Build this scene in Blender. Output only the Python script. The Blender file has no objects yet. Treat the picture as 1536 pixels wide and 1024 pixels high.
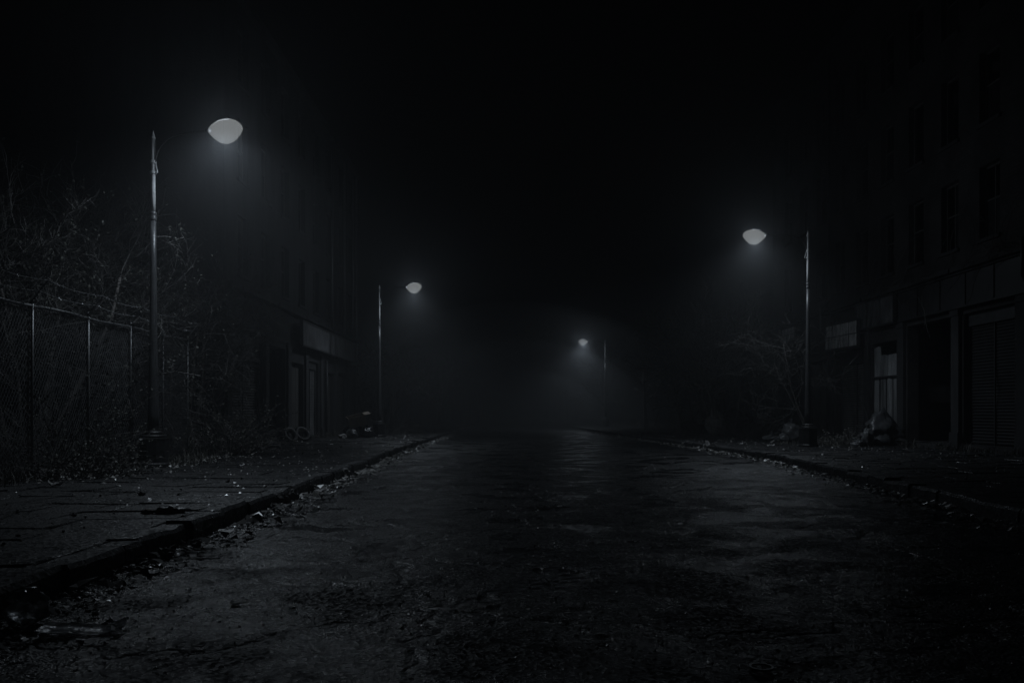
import bpy, math, random
from mathutils import Vector, Matrix, noise

random.seed(7)
SC = bpy.context.scene
COL = SC.collection
R = math.radians
CAMZ = 1.15
F = 1300.0
PV = 0.15          # pavement height


def at(px, Y, py=None, z=None):
    """real place of something seen in the photograph at depth Y"""
    return Vector(((px - 768) / F * Y, Y, z if z is not None else CAMZ + (620 - py) / F * Y))


# ---------------------------------------------------------------- materials
def mat(name, col, rough=0.8, metal=0.0, var=0.35, scale=3.0, bump=0.3, bscale=30.0, spec=0.5,
        streak=None, emit=None, coat=0.0, dist=0.02):
    m = bpy.data.materials.new(name)
    m.use_nodes = True
    nt = m.node_tree
    N, L = nt.nodes, nt.links
    b = N['Principled BSDF']
    b.inputs['Roughness'].default_value = rough
    b.inputs['Metallic'].default_value = metal
    b.inputs['Specular IOR Level'].default_value = spec
    if coat:
        b.inputs['Coat Weight'].default_value = coat
    tc = N.new('ShaderNodeTexCoord')
    mp = N.new('ShaderNodeMapping')
    L.new(tc.outputs['Object'], mp.inputs['Vector'])
    if streak:
        mp.inputs['Scale'].default_value = streak
    n = N.new('ShaderNodeTexNoise')
    n.inputs['Scale'].default_value = scale
    n.inputs['Detail'].default_value = 6
    n.inputs['Roughness'].default_value = 0.65
    L.new(mp.outputs[0], n.inputs['Vector'])
    r = N.new('ShaderNodeValToRGB')
    r.color_ramp.elements[0].position = 0.3
    r.color_ramp.elements[1].position = 0.72
    lo = [c * (1 - var) for c in col]
    hi = [min(1, c * (1 + var)) for c in col]
    r.color_ramp.elements[0].color = (*lo, 1)
    r.color_ramp.elements[1].color = (*hi, 1)
    L.new(n.outputs['Fac'], r.inputs['Fac'])
    L.new(r.outputs['Color'], b.inputs['Base Color'])
    if bump:
        n2 = N.new('ShaderNodeTexNoise')
        n2.inputs['Scale'].default_value = bscale
        n2.inputs['Detail'].default_value = 4
        L.new(tc.outputs['Object'], n2.inputs['Vector'])
        bp = N.new('ShaderNodeBump')
        bp.inputs['Strength'].default_value = bump
        bp.inputs['Distance'].default_value = dist
        L.new(n2.outputs['Fac'], bp.inputs['Height'])
        L.new(bp.outputs['Normal'], b.inputs['Normal'])
    if emit:
        b.inputs['Emission Color'].default_value = (*emit[0], 1)
        b.inputs['Emission Strength'].default_value = emit[1]
    return m


def brick_mat(name, c1, c2, mortar):
    m = mat(name, c1, 0.85, bump=0)
    nt = m.node_tree
    N, L = nt.nodes, nt.links
    b = N['Principled BSDF']
    tc = N.new('ShaderNodeTexCoord')
    sp = N.new('ShaderNodeSeparateXYZ')
    L.new(tc.outputs['Object'], sp.inputs[0])
    ad = N.new('ShaderNodeMath')
    ad.operation = 'ADD'
    L.new(sp.outputs['X'], ad.inputs[0])
    L.new(sp.outputs['Y'], ad.inputs[1])
    cb = N.new('ShaderNodeCombineXYZ')
    L.new(ad.outputs[0], cb.inputs['X'])
    L.new(sp.outputs['Z'], cb.inputs['Y'])
    br = N.new('ShaderNodeTexBrick')
    br.inputs['Scale'].default_value = 1.0
    br.inputs['Brick Width'].default_value = 0.24
    br.inputs['Row Height'].default_value = 0.092
    br.inputs['Mortar Size'].default_value = 0.012
    br.inputs['Color1'].default_value = (*c1, 1)
    br.inputs['Color2'].default_value = (*c2, 1)
    br.inputs['Mortar'].default_value = (*mortar, 1)
    L.new(cb.outputs[0], br.inputs['Vector'])
    n = N.new('ShaderNodeTexNoise')
    n.inputs['Scale'].default_value = 0.9
    n.inputs['Detail'].default_value = 7
    L.new(tc.outputs['Object'], n.inputs['Vector'])
    r = N.new('ShaderNodeValToRGB')
    r.color_ramp.elements[0].position = 0.4
    r.color_ramp.elements[1].position = 0.6
    r.color_ramp.elements[0].color = (0.45, 0.45, 0.47, 1)
    r.color_ramp.elements[1].color = (1, 1, 1, 1)
    L.new(n.outputs['Fac'], r.inputs['Fac'])
    mx = N.new('ShaderNodeMix')
    mx.data_type = 'RGBA'
    mx.blend_type = 'MULTIPLY'
    mx.inputs['Factor'].default_value = 1
    L.new(br.outputs['Color'], mx.inputs['A'])
    L.new(r.outputs['Color'], mx.inputs['B'])
    L.new(mx.outputs['Result'], b.inputs['Base Color'])
    bp = N.new('ShaderNodeBump')
    bp.inputs['Strength'].default_value = 0.8
    bp.inputs['Distance'].default_value = 0.02
    bp.invert = True
    n3 = N.new('ShaderNodeTexNoise')
    n3.inputs['Scale'].default_value = 14
    n3.inputs['Detail'].default_value = 4
    L.new(tc.outputs['Object'], n3.inputs['Vector'])
    mm = N.new('ShaderNodeMath')
    mm.operation = 'ADD'
    L.new(br.outputs['Fac'], mm.inputs[0])
    L.new(n3.outputs['Fac'], mm.inputs[1])
    L.new(mm.outputs[0], bp.inputs['Height'])
    L.new(bp.outputs['Normal'], b.inputs['Normal'])
    return m


def wet_mat(name, dry, wet, r_dry, r_wet, gscale, gstr, pscale, p0, p1, gdist=0.01):
    """rough mineral ground with damp, smoother patches"""
    m = mat(name, dry, r_dry, bump=0, spec=0.5)
    nt = m.node_tree
    N, L = nt.nodes, nt.links
    b = N['Principled BSDF']
    tc = N.new('ShaderNodeTexCoord')
    n = N.new('ShaderNodeTexNoise')
    n.inputs['Scale'].default_value = pscale
    n.inputs['Detail'].default_value = 7
    n.inputs['Roughness'].default_value = 0.6
    n.inputs['Distortion'].default_value = 0.4
    L.new(tc.outputs['Object'], n.inputs['Vector'])
    r = N.new('ShaderNodeMapRange')
    r.inputs['From Min'].default_value = p0
    r.inputs['From Max'].default_value = p1
    L.new(n.outputs['Fac'], r.inputs['Value'])
    g = N.new('ShaderNodeTexVoronoi')
    g.inputs['Scale'].default_value = gscale
    g.inputs['Randomness'].default_value = 1
    L.new(tc.outputs['Object'], g.inputs['Vector'])
    g2 = N.new('ShaderNodeTexNoise')
    g2.inputs['Scale'].default_value = gscale * 0.5
    g2.inputs['Detail'].default_value = 5
    L.new(tc.outputs['Object'], g2.inputs['Vector'])
    # aggregate colour: stones differ
    sh = N.new('ShaderNodeSeparateColor')
    L.new(g.outputs['Color'], sh.inputs[0])
    st = N.new('ShaderNodeMapRange')
    st.inputs['To Min'].default_value = 0.5
    st.inputs['To Max'].default_value = 1.6
    L.new(sh.outputs[0], st.inputs['Value'])
    mx = N.new('ShaderNodeMix')
    mx.data_type = 'RGBA'
    mx.inputs['A'].default_value = (*dry, 1)
    mx.inputs['B'].default_value = (*wet, 1)
    L.new(r.outputs[0], mx.inputs['Factor'])
    ml = N.new('ShaderNodeVectorMath')
    ml.operation = 'SCALE'
    L.new(mx.outputs['Result'], ml.inputs[0])
    L.new(st.outputs[0], ml.inputs['Scale'])
    L.new(ml.outputs[0], b.inputs['Base Color'])
    rs_ = N.new('ShaderNodeMapRange')
    rs_.inputs['To Min'].default_value = 0.40
    rs_.inputs['To Max'].default_value = 1.45
    L.new(sh.outputs[1], rs_.inputs['Value'])
    rr = N.new('ShaderNodeMapRange')
    rr.inputs['To Min'].default_value = r_dry
    rr.inputs['To Max'].default_value = r_wet
    L.new(r.outputs[0], rr.inputs['Value'])
    rm = N.new('ShaderNodeMath')
    rm.operation = 'MULTIPLY'
    rm.use_clamp = True
    L.new(rr.outputs[0], rm.inputs[0])
    L.new(rs_.outputs[0], rm.inputs[1])
    L.new(rm.outputs[0], b.inputs['Roughness'])
    # wandering cracks
    wn = N.new('ShaderNodeTexNoise')
    wn.inputs['Scale'].default_value = 2.2
    wn.inputs['Detail'].default_value = 5
    L.new(tc.outputs['Object'], wn.inputs['Vector'])
    wv = N.new('ShaderNodeVectorMath')
    wv.operation = 'MULTIPLY_ADD'
    L.new(wn.outputs['Color'], wv.inputs[0])
    wv.inputs[1].default_value = (0.7, 0.7, 0)
    L.new(tc.outputs['Object'], wv.inputs[2])
    ck = N.new('ShaderNodeTexVoronoi')
    ck.feature = 'DISTANCE_TO_EDGE'
    ck.inputs['Scale'].default_value = 0.55
    L.new(wv.outputs[0], ck.inputs['Vector'])
    cm = N.new('ShaderNodeMapRange')
    cm.inputs['From Max'].default_value = 0.022
    cm.inputs['To Min'].default_value = -2.5
    cm.inputs['To Max'].default_value = 0.0
    L.new(ck.outputs['Distance'], cm.inputs['Value'])
    h = N.new('ShaderNodeMath')
    h.operation = 'MULTIPLY_ADD'
    L.new(g2.outputs['Fac'], h.inputs[0])
    h.inputs[1].default_value = 0.7
    L.new(g.outputs['Distance'], h.inputs[2])
    g3 = N.new('ShaderNodeTexNoise')
    g3.inputs['Scale'].default_value = gscale * 0.14
    g3.inputs['Detail'].default_value = 9
    g3.inputs['Roughness'].default_value = 0.72
    L.new(tc.outputs['Object'], g3.inputs['Vector'])
    h3 = N.new('ShaderNodeMath')
    h3.operation = 'MULTIPLY_ADD'
    L.new(g3.outputs['Fac'], h3.inputs[0])
    h3.inputs[1].default_value = 2.4
    L.new(h.outputs[0], h3.inputs[2])
    h4 = N.new('ShaderNodeMath')
    h4.operation = 'ADD'
    L.new(h3.outputs[0], h4.inputs[0])
    L.new(cm.outputs[0], h4.inputs[1])
    bs = N.new('ShaderNodeMapRange')
    bs.inputs['To Min'].default_value = gstr
    bs.inputs['To Max'].default_value = gstr * 0.55
    L.new(r.outputs[0], bs.inputs['Value'])
    bp = N.new('ShaderNodeBump')
    bp.inputs['Distance'].default_value = gdist
    L.new(bs.outputs[0], bp.inputs['Strength'])
    L.new(h4.outputs[0], bp.inputs['Height'])
    L.new(bp.outputs['Normal'], b.inputs['Normal'])
    return m


M = dict(
    asphalt=wet_mat('wet_asphalt', (0.012, 0.0123, 0.0132), (0.008, 0.0082, 0.009), 0.68, 0.17, 46, 0.8, 1.3, 0.41, 0.58, 0.010),
    paving=wet_mat('paving_stone', (0.017, 0.017, 0.0182), (0.009, 0.0093, 0.0104), 0.66, 0.36, 38, 0.5, 1.3, 0.42, 0.66),
    kerb=wet_mat('kerb_stone', (0.055, 0.055, 0.057), (0.025, 0.025, 0.027), 0.65, 0.45, 30, 0.6, 1.5, 0.42, 0.62),
    dirt=mat('packed_dirt', (0.035, 0.032, 0.03), 0.95, bump=0.8, bscale=9, dist=0.05),
    pole=mat('lamplit_mast_paint', (0.42, 0.425, 0.43), 0.4, 0.0, 0.4, 6, 0.25, 18, streak=(6, 6, 0.7)),  # lamplight on the upper pole, put into a paler colour
    lowpole=mat('shade_dark_pole_paint', (0.04, 0.041, 0.043), 0.42, 0.0, 0.5, 6, 0.25, 18, streak=(6, 6, 0.7)),  # fading light down the lower pole, put into a darker colour
    iron=mat('black_cast_iron', (0.014, 0.014, 0.015), 0.5, 0.0, 0.4, 8, 0.35, 25),
    lens=mat('glowing_lamp_glass', (0.01, 0.01, 0.01), 0.9, bump=0, spec=0.0, emit=((0.93, 0.98, 1.0), 0.185)),
    housing=mat('lamp_housing', (0.05, 0.05, 0.052), 0.5),
    galv=mat('galvanised_steel', (0.14, 0.142, 0.146), 0.45, 0.6, 0.3, 9, 0.15, 30),
    barb=mat('painted_glint_steel', (0.22, 0.222, 0.227), 0.4, 0.3, 0.4, 9, 0),  # glint on barbed wire and top rail, put into a paler steel
    wire=mat('dull_fence_wire', (0.10, 0.102, 0.106), 0.55, 0.4, 0.4, 5, 0),
    brickR=brick_mat('sooty_brick', (0.06, 0.053, 0.052), (0.04, 0.037, 0.037), (0.03, 0.03, 0.03)),
    renderL=mat('dirty_render', (0.026, 0.026, 0.028), 0.9, 0, 0.6, 1.4, 0.6, 12, streak=(1, 1, 0.25)),
    stone=mat('grimy_stone_trim', (0.032, 0.032, 0.034), 0.85, 0, 0.5, 2.2, 0.5, 16, streak=(1, 1, 0.4)),
    shutter=mat('rusty_shutter_steel', (0.032, 0.031, 0.031), 0.55, 0.2, 0.5, 3, 0.2, 14, streak=(1, 1, 0.3)),
    shutterblack=mat('black_shutter_steel', (0.018, 0.018, 0.019), 0.6, 0.2, 0.5, 3, 0.2, 14, streak=(1, 1, 0.3)),  # darker copy of the shutter steel for the two nearest bays
    shutterpale=mat('worn_grey_shutter', (0.12, 0.12, 0.122), 0.6, 0.1, 0.6, 3, 0.2, 14, streak=(1, 1, 0.3)),
    sheet=mat('pale_corrugated_sheet', (0.22, 0.225, 0.23), 0.6, 0.1, 0.8, 2.4, 0.25, 14, streak=(1.5, 1.5, 0.25)),
    sign=mat('stained_sign_panel', (0.62, 0.62, 0.63), 0.6, 0, 0.75, 4.0, 0.2, 18, streak=(1.2, 1.2, 0.35)),
    signdark=mat('dark_sign_panel', (0.10, 0.10, 0.104), 0.65, 0, 0.85, 4.0, 0.2, 18, streak=(1.2, 1.2, 0.35)),
    fasciapaint=mat('black_fascia_paint', (0.02, 0.02, 0.022), 0.6, 0, 0.5, 2.0, 0.3, 14, streak=(1, 1, 0.4)),
    trim=mat('dark_metal_trim', (0.05, 0.05, 0.052), 0.5, 0.2),
    wood=mat('weathered_wood', (0.06, 0.057, 0.054), 0.8, 0, 0.5, 4, 0.5, 30, streak=(4, 4, 0.6)),
    glass=mat('dark_dirty_glass', (0.02, 0.021, 0.023), 0.25, 0, 0.5, 3, 0.05, 5),
    bark=mat('grey_bark', (0.13, 0.12, 0.115), 0.85, 0, 0.4, 9, 0.6, 40),
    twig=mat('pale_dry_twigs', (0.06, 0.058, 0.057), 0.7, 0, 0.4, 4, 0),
    twigpale=mat('light_lifted_twigs', (0.17, 0.165, 0.16), 0.7, 0, 0.4, 4, 0),  # lighter twig copy, standing in for the lamplight the far trees lack
    leaf=mat('dusty_leaves', (0.05, 0.052, 0.044), 0.7, 0, 0.6, 6, 0, spec=0.25),
    drygrass=mat('dry_grass', (0.085, 0.083, 0.074), 0.6, 0, 0.5, 3, 0),
    litter=mat('wet_leaf_litter', (0.30, 0.295, 0.285), 0.3, 0, 0.7, 5, 0),
    grit=mat('wet_stone_chippings', (0.09, 0.09, 0.094), 0.33, 0, 0.6, 40, 0, spec=0.9),
    paper=mat('dirty_paper', (0.5, 0.5, 0.5), 0.6, 0, 0.3, 9, 0.3, 40),
    plastic=mat('clear_plastic_film', (0.6, 0.61, 0.63), 0.3, 0, 0.3, 9, 0.6, 18, coat=0.3),
    bagblack=mat('black_bin_bag', (0.02, 0.02, 0.022), 0.25, 0, 0.3, 9, 0.7, 14),
    baggrey=mat('grey_bin_bag', (0.11, 0.113, 0.117), 0.35, 0, 0.3, 6, 0.7, 14),
    rubble=mat('broken_concrete', (0.24, 0.238, 0.235), 0.85, 0, 0.35, 6, 0.8, 20),
    tarp=mat('old_tarpaulin', (0.06, 0.062, 0.066), 0.4, 0, 0.3, 3, 0.5, 9),
    rubber=mat('tyre_rubber', (0.02, 0.02, 0.021), 0.55, 0, 0.3, 12, 0.3, 30),
    card=mat('damp_cardboard', (0.20, 0.17, 0.14), 0.85, 0, 0.3, 5, 0.3, 20),
    clod=mat('dark_sludge', (0.03, 0.03, 0.03), 0.9, 0, 0.3, 9, 0.6, 30),
)


M['plastic'].node_tree.nodes['Principled BSDF'].inputs['Transmission Weight'].default_value = 0.75


def lamp_glass():
    m = M['lens']
    nt = m.node_tree
    nt.nodes.clear()
    o = nt.nodes.new('ShaderNodeOutputMaterial')
    a = nt.nodes.new('ShaderNodeAddShader')
    t = nt.nodes.new('ShaderNodeBsdfTransparent')
    t.inputs['Color'].default_value = (0.92, 0.92, 0.92, 1)
    e = nt.nodes.new('ShaderNodeEmission')
    e.inputs['Color'].default_value = (0.93, 0.98, 1.0, 1)
    e.inputs['Strength'].default_value = 0.092
    nt.links.new(t.outputs[0], a.inputs[0])
    nt.links.new(e.outputs[0], a.inputs[1])
    nt.links.new(a.outputs[0], o.inputs['Surface'])


lamp_glass()


# ---------------------------------------------------------------- mesh helpers
class MB:
    def __init__(s):
        s.v, s.f = [], []

    def box(s, x0, x1, y0, y1, z0, z1, mtx=None):
        n = len(s.v)
        for z in (z0, z1):
            for x, y in ((x0, y0), (x1, y0), (x1, y1), (x0, y1)):
                p = Vector((x, y, z))
                s.v.append(mtx @ p if mtx else p)
        for q in ((0, 3, 2, 1), (4, 5, 6, 7), (0, 1, 5, 4), (1, 2, 6, 5), (2, 3, 7, 6), (3, 0, 4, 7)):
            s.f.append(tuple(n + i for i in q))
        return s

    def tube(s, pts, rad, sides=5, cap=True):
        n0 = len(s.v)
        k = len(pts)
        if not hasattr(rad, '__len__'):
            rad = [rad] * k
        d = (pts[1] - pts[0]).normalized()
        u = d.orthogonal().normalized()
        for i in range(k):
            if i == 0:
                t = pts[1] - pts[0]
            elif i == k - 1:
                t = pts[-1] - pts[-2]
            else:
                t = pts[i + 1] - pts[i - 1]
            if t.length < 1e-9:
                t = d
            t = t.normalized()
            u = (u - t * u.dot(t))
            u = u.normalized() if u.length > 1e-6 else t.orthogonal().normalized()
            w = t.cross(u)
            for j in range(sides):
                a = 2 * math.pi * j / sides
                s.v.append(pts[i] + (u * math.cos(a) + w * math.sin(a)) * rad[i])
        for i in range(k - 1):
            for j in range(sides):
                a = n0 + i * sides + j
                b = n0 + i * sides + (j + 1) % sides
                s.f.append((a, b, b + sides, a + sides))
        if cap:
            s.f.append(tuple(n0 + j for j in reversed(range(sides))))
            s.f.append(tuple(n0 + (k - 1) * sides + j for j in range(sides)))
        return s

    def lathe(s, prof, sides=20, c=Vector((0, 0, 0)), rot=0.0):
        n0 = len(s.v)
        for r, z in prof:
            for j in range(sides):
                a = 2 * math.pi * j / sides + rot
                s.v.append(c + Vector((r * math.cos(a), r * math.sin(a), z)))
        for i in range(len(prof) - 1):
            for j in range(sides):
                a = n0 + i * sides + j
                b = n0 + i * sides + (j + 1) % sides
                s.f.append((a, b, b + sides, a + sides))
        s.f.append(tuple(n0 + j for j in reversed(range(sides))))
        s.f.append(tuple(n0 + (len(prof) - 1) * sides + j for j in range(sides)))
        return s

    def blob(s, sx, sy, sz, rough=0.25, freq=2.0, seed=0, nu=18, nv=12, c=Vector((0, 0, 0)), flat=True, mtx=None, crease=0.0):
        n0 = len(s.v)
        for i in range(nv + 1):
            th = math.pi * i / nv
            for j in range(nu):
                ph = 2 * math.pi * j / nu
                d = Vector((math.sin(th) * math.cos(ph), math.sin(th) * math.sin(ph), math.cos(th)))
                k = 1 + rough * noise.noise(d * freq + Vector((seed * 7.3, seed * 3.1, 0)))
                k += rough * 0.5 * noise.noise(d * freq * 2.6 + Vector((seed * 2.3, 0, seed)))
                if crease:
                    k -= crease * abs(noise.noise(d * freq * 1.8 + Vector((0, seed * 5.1, seed))))
                p = Vector((d.x * sx * k, d.y * sy * k, d.z * sz * k))
                if mtx:
                    p = mtx @ p
                p = p + c
                if flat and p.z < 0.0:
                    p.z = max(p.z * 0.15, -0.01)
                s.v.append(p)
        for i in range(nv):
            for j in range(nu):
                a = n0 + i * nu + j
                b = n0 + i * nu + (j + 1) % nu
                s.f.append((a, a + nu, b + nu, b))
        return s

    def quad(s, a, b, c, d):
        n = len(s.v)
        s.v += [a, b, c, d]
        s.f.append((n, n + 1, n + 2, n + 3))

    def build(s, name, m, parent=None, smooth=False, loc=None):
        me = bpy.data.meshes.new(name)
        me.from_pydata([tuple(v) for v in s.v], [], s.f)
        me.materials.append(m)
        if smooth:
            me.polygons.foreach_set('use_smooth', [True] * len(me.polygons))
        me.update()
        o = bpy.data.objects.new(name, me)
        COL.objects.link(o)
        if parent:
            o.parent = parent
        if loc is not None:
            o.location = loc
        return o


def tag(o, label=None, cat=None, group=None, kind=None):
    if label:
        o['label'] = label
    if cat:
        o['category'] = cat
    if group:
        o['group'] = group
    if kind:
        o['kind'] = kind
    return o


def thing(name, label, cat, loc=(0, 0, 0), rz=0.0, group=None, kind=None):
    o = bpy.data.objects.new(name, None)
    COL.objects.link(o)
    o.location = loc
    o.rotation_euler = (0, 0, rz)
    o.empty_display_size = 0.2
    return tag(o, label, cat, group, kind)


def copy_tree(o, parent=None):
    c = o.copy()
    COL.objects.link(c)
    c.parent = parent
    for ch in list(o.children):
        copy_tree(ch, c)
    return c


def lerp(tab, y):
    if y <= tab[0][0]:
        return tab[0][1]
    for (a, va), (b, vb) in zip(tab, tab[1:]):
        if y <= b:
            t = (y - a) / (b - a)
            t = t * t * (3 - 2 * t) * 0.4 + t * 0.6
            return va + (vb - va) * t
    return tab[-1][1]


LK = [(-10, -2.85), (5, -2.88), (9, -2.93), (14, -3.0), (26, -3.3), (40, -3.4), (300, -3.4)]
RK = [(-10, 4.5), (5, 4.95), (9.1, 5.23), (11, 5.43), (15, 5.85), (21.7, 6.35), (30, 6.2), (40, 5.6), (52, 5.1), (70, 4.95), (300, 4.9)]
LX = lambda y: lerp(LK, y)
RX = lambda y: lerp(RK, y)


def ysteps(y0, y1, near, far):
    ys, y = [], y0
    while y < y1:
        ys.append(y)
        y += near + (far - near) * min(1, max(0, (y - 8) / 60)) ** 1.2
    ys.append(y1)
    return ys


# ---------------------------------------------------------------- road, pavements, ground
def road_h(x, y):
    p = Vector((x, y, 0))
    h = 0.016 * noise.noise(p * 0.7) + 0.009 * noise.noise(p * 2.1 + Vector((5, 0, 0))) + 0.006 * noise.noise(p * 6.0)
    for hx, hy, rr, dd in POTS:
        q = ((x - hx) / rr) ** 2 + ((y - hy) / (rr * 0.8)) ** 2
        if q < 4:
            h -= dd * math.exp(-q * 1.6)
    return h - 0.012


POTS = [(-2.0, 5.1, .22, .025), (-1.9, 6.6, .3, .03), (0.3, 10.5, .5, .03), (-1.6, 9.3, .4, .03), (2.3, 18, .8, .035), (4.6, 17.2, .9, .04),
        (-1.5, 21, .7, .035), (1.2, 13, .5, .03), (3.2, 8.2, .4, .03), (3.6, 26, 1.0, .04), (-2.2, 13.5, .45, .03), (1.0, 30, 1.2, .04)]

def grit_h(x, y):
    p = Vector((x, y * .9, 2))
    k = min(1, max(.25, .75 + 1.3 * noise.noise(Vector((x * .55, y * .55, 20)))))
    g = 0.0065 * noise.noise(p * 15) + 0.0048 * noise.noise(p * 31) + 0.0025 * noise.noise(p * 60)
    return g * k


mb = MB()
NU = 340
ys, y = [], -6.0
while y < 220:
    ys.append(y)
    y += .6 if y < 2.8 else (.024 + .075 * min(1, max(0, (y - 6) / 22)) if y < 34 else (.3 if y < 60 else 3))
vs_, fs_ = [], []
for y in ys:
    a, b = LX(y), RX(y)
    for i in range(NU + 1):
        x = a + (b - a) * i / NU
        vs_.append((x, y, (road_h(x, y) + (grit_h(x, y) if 2.5 < y < 40 else 0)) if y < 90 else -0.01))
for k in range(len(ys) - 1):
    r0 = k * (NU + 1)
    for i in range(NU):
        a = r0 + i
        fs_.append((a, a + 1, a + NU + 2, a + NU + 1))
mb.v, mb.f = vs_, fs_
tag(mb.build('road', M['asphalt'], smooth=True), kind='structure')

mb = MB()
mb.quad(Vector((-75, -12, -0.12)), Vector((75, -12, -0.12)), Vector((75, 240, -0.12)), Vector((-75, 240, -0.12)))
tag(mb.build('ground', M['dirt']), kind='structure')


def pavement(name, inner, outer, rng):
    mb = MB()
    ys = ysteps(-8, 220, 1.0, 4)
    for y in ys:
        mb.v.append(Vector((inner(y), y, 0.085)))
        mb.v.append(Vector((outer(y), y, 0.085)))
    for k in range(len(ys) - 1):
        mb.f.append((2 * k, 2 * k + 1, 2 * k + 3, 2 * k + 2))
    y = -6.0
    row = 0
    while y < 75:
        ln = rng.uniform(0.55, 0.85) * (1 if y < 40 else 1.4)
        x0, x1 = inner(y), outer(y)
        sgn = 1 if x1 > x0 else -1
        x = x0
        while abs(x1 - x) > 0.05:
            w = min(rng.uniform(0.7, 1.25), abs(x1 - x))
            if abs(x1 - x) - w < 0.35:
                w = abs(x1 - x)
            c = [(x, y), (x + sgn * w, y), (x + sgn * w, y + ln), (x, y + ln)]
            g = 0.008
            c = [(cx_ + .08 * noise.noise(Vector((cx_ * .9, cy_ * .9, 3))) * (0 if abs(cx_ - x0) < .01 or abs(cx_ - x1) < .01 else 1), cy_ + .12 * noise.noise(Vector((cx_ * .8, cy_ * .8, 8))) + .05 * noise.noise(Vector((cx_ * 2.5, cy_ * 2.5, 5)))) for cx_, cy_ in c]
            polys = [c]
            if rng.random() < 0.65:
                t1, t2 = rng.uniform(.2, .8), rng.uniform(.2, .8)
                if rng.random() < 0.5:
                    p = (c[0][0] + (c[1][0] - c[0][0]) * t1, c[0][1])
                    q = (c[3][0] + (c[2][0] - c[3][0]) * t2, c[3][1])
                    polys = [[c[0], p, q, c[3]], [p, c[1], c[2], q]]
                else:
                    p = (c[0][0], c[0][1] + ln * t1)
                    q = (c[1][0], c[1][1] + ln * t2)
                    polys = [[c[0], c[1], q, p], [p, q, c[2], c[3]]]
            if rng.random() > 0.006:
                for po in polys:
                    cx = sum(p[0] for p in po) / 4
                    cy = sum(p[1] for p in po) / 4
                    tx, ty, dz = rng.gauss(0, .012), rng.gauss(0, .010), rng.gauss(0, .004)
                    top, mid, low = [], [], []
                    for (px, py) in po:
                        d = math.hypot(px - cx, py - cy)
                        k1, k2 = 1 - g * 1.3 / d, 1 - g * 2.6 / d
                        jx, jy = rng.gauss(0, .006), rng.gauss(0, .006)
                        ax, ay = cx + (px - cx) * k1 + jx, cy + (py - cy) * k1 + jy
                        bx, by = cx + (px - cx) * k2 + jx, cy + (py - cy) * k2 + jy
                        zt = PV + dz + tx * (px - cx) + ty * (py - cy)
                        top.append(Vector((bx, by, zt)))
                        mid.append(Vector((ax, ay, zt - 0.012)))
                        low.append(Vector((ax, ay, 0.07)))
                    if sgn < 0:
                        top.reverse(); mid.reverse(); low.reverse()
                    n = len(mb.v)
                    mb.v += top + mid + low
                    mb.f.append((n, n + 1, n + 2, n + 3))
                    for i in range(4):
                        j = (i + 1) % 4
                        mb.f.append((n + 4 + i, n + 4 + j, n + j, n + i))
                        mb.f.append((n + 8 + i, n + 8 + j, n + 4 + j, n + 4 + i))
            x += sgn * w
        y += ln
        row += 1
    # the far stretch, too far off to show its joints
    ys = ysteps(y, 220, 3.0, 6)
    n = len(mb.v)
    for yy in ys:
        mb.v.append(Vector((inner(yy), yy, PV - .01)))
        mb.v.append(Vector((outer(yy), yy, PV - .01)))
    for k in range(len(ys) - 1):
        mb.f.append((n + 2 * k, n + 2 * k + 1, n + 2 * k + 3, n + 2 * k + 2))
    return tag(mb.build(name, M['paving']), kind='structure')


KW = 0.26
pavement('pavement', lambda y: LX(y) - KW, lambda y: -7.35 if y < 22 else -8.1, random.Random(11))
pavement('pavement', lambda y: RX(y) + KW, lambda y: 12.1, random.Random(12))


def kerb(xf, sgn, rng):
    mb = MB()
    y = -7.0
    while y < 130:
        ln = rng.uniform(0.85, 1.15) * (1 if y < 50 else 2)
        a, b = Vector((xf(y), y, 0)), Vector((xf(y + ln), y + ln, 0))
        d = (b - a).normalized()
        side = Vector((d.y, -d.x, 0)) * sgn
        off = side * rng.gauss(0, .016)
        h = PV + 0.012 + rng.gauss(0, .010)
        dz = rng.gauss(0, .016)
        g = 0.008
        prof = [(0.0, -0.1), (0.008, h - .035), (0.035, h), (KW - .01, h - .004), (KW - .005, 0.05)]
        n = len(mb.v)
        ns = 9
        for i in range(ns + 1):
            t = g / ln + (1 - 2 * g / ln) * i / ns
            for j, (u, z) in enumerate(prof):
                wob = 0.016 * noise.noise(Vector((a.x * 3 + u * 9, (y + ln * t) * 4, z * 9 + sgn)))
                wob += .05 * min(0, noise.noise(Vector((sgn * 9, (y + ln * t) * 2.3, 1))) + .25) if j in (1, 2) else 0
                zz = z + (dz * (t - .5) if z > 0 else 0) + (wob * 0.6 if 0 < j < 4 else 0)
                mb.v.append(a.lerp(b, t) + side * (u + (wob if j in (1, 2) else 0)) + off + Vector((0, 0, zz)))
        kk = len(prof)
        for i in range(ns):
            for j in range(kk - 1):
                q = (n + i * kk + j, n + i * kk + j + 1, n + (i + 1) * kk + j + 1, n + (i + 1) * kk + j)
                mb.f.append(q if sgn < 0 else q[::-1])
        for i in (0, ns):
            mb.f.append(tuple(n + i * kk + j for j in range(kk)))
        y += ln
    return tag(mb.build('kerb', M['kerb']), kind='structure')


kerb(LX, -1, random.Random(3))
kerb(RX, 1, random.Random(4))


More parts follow.
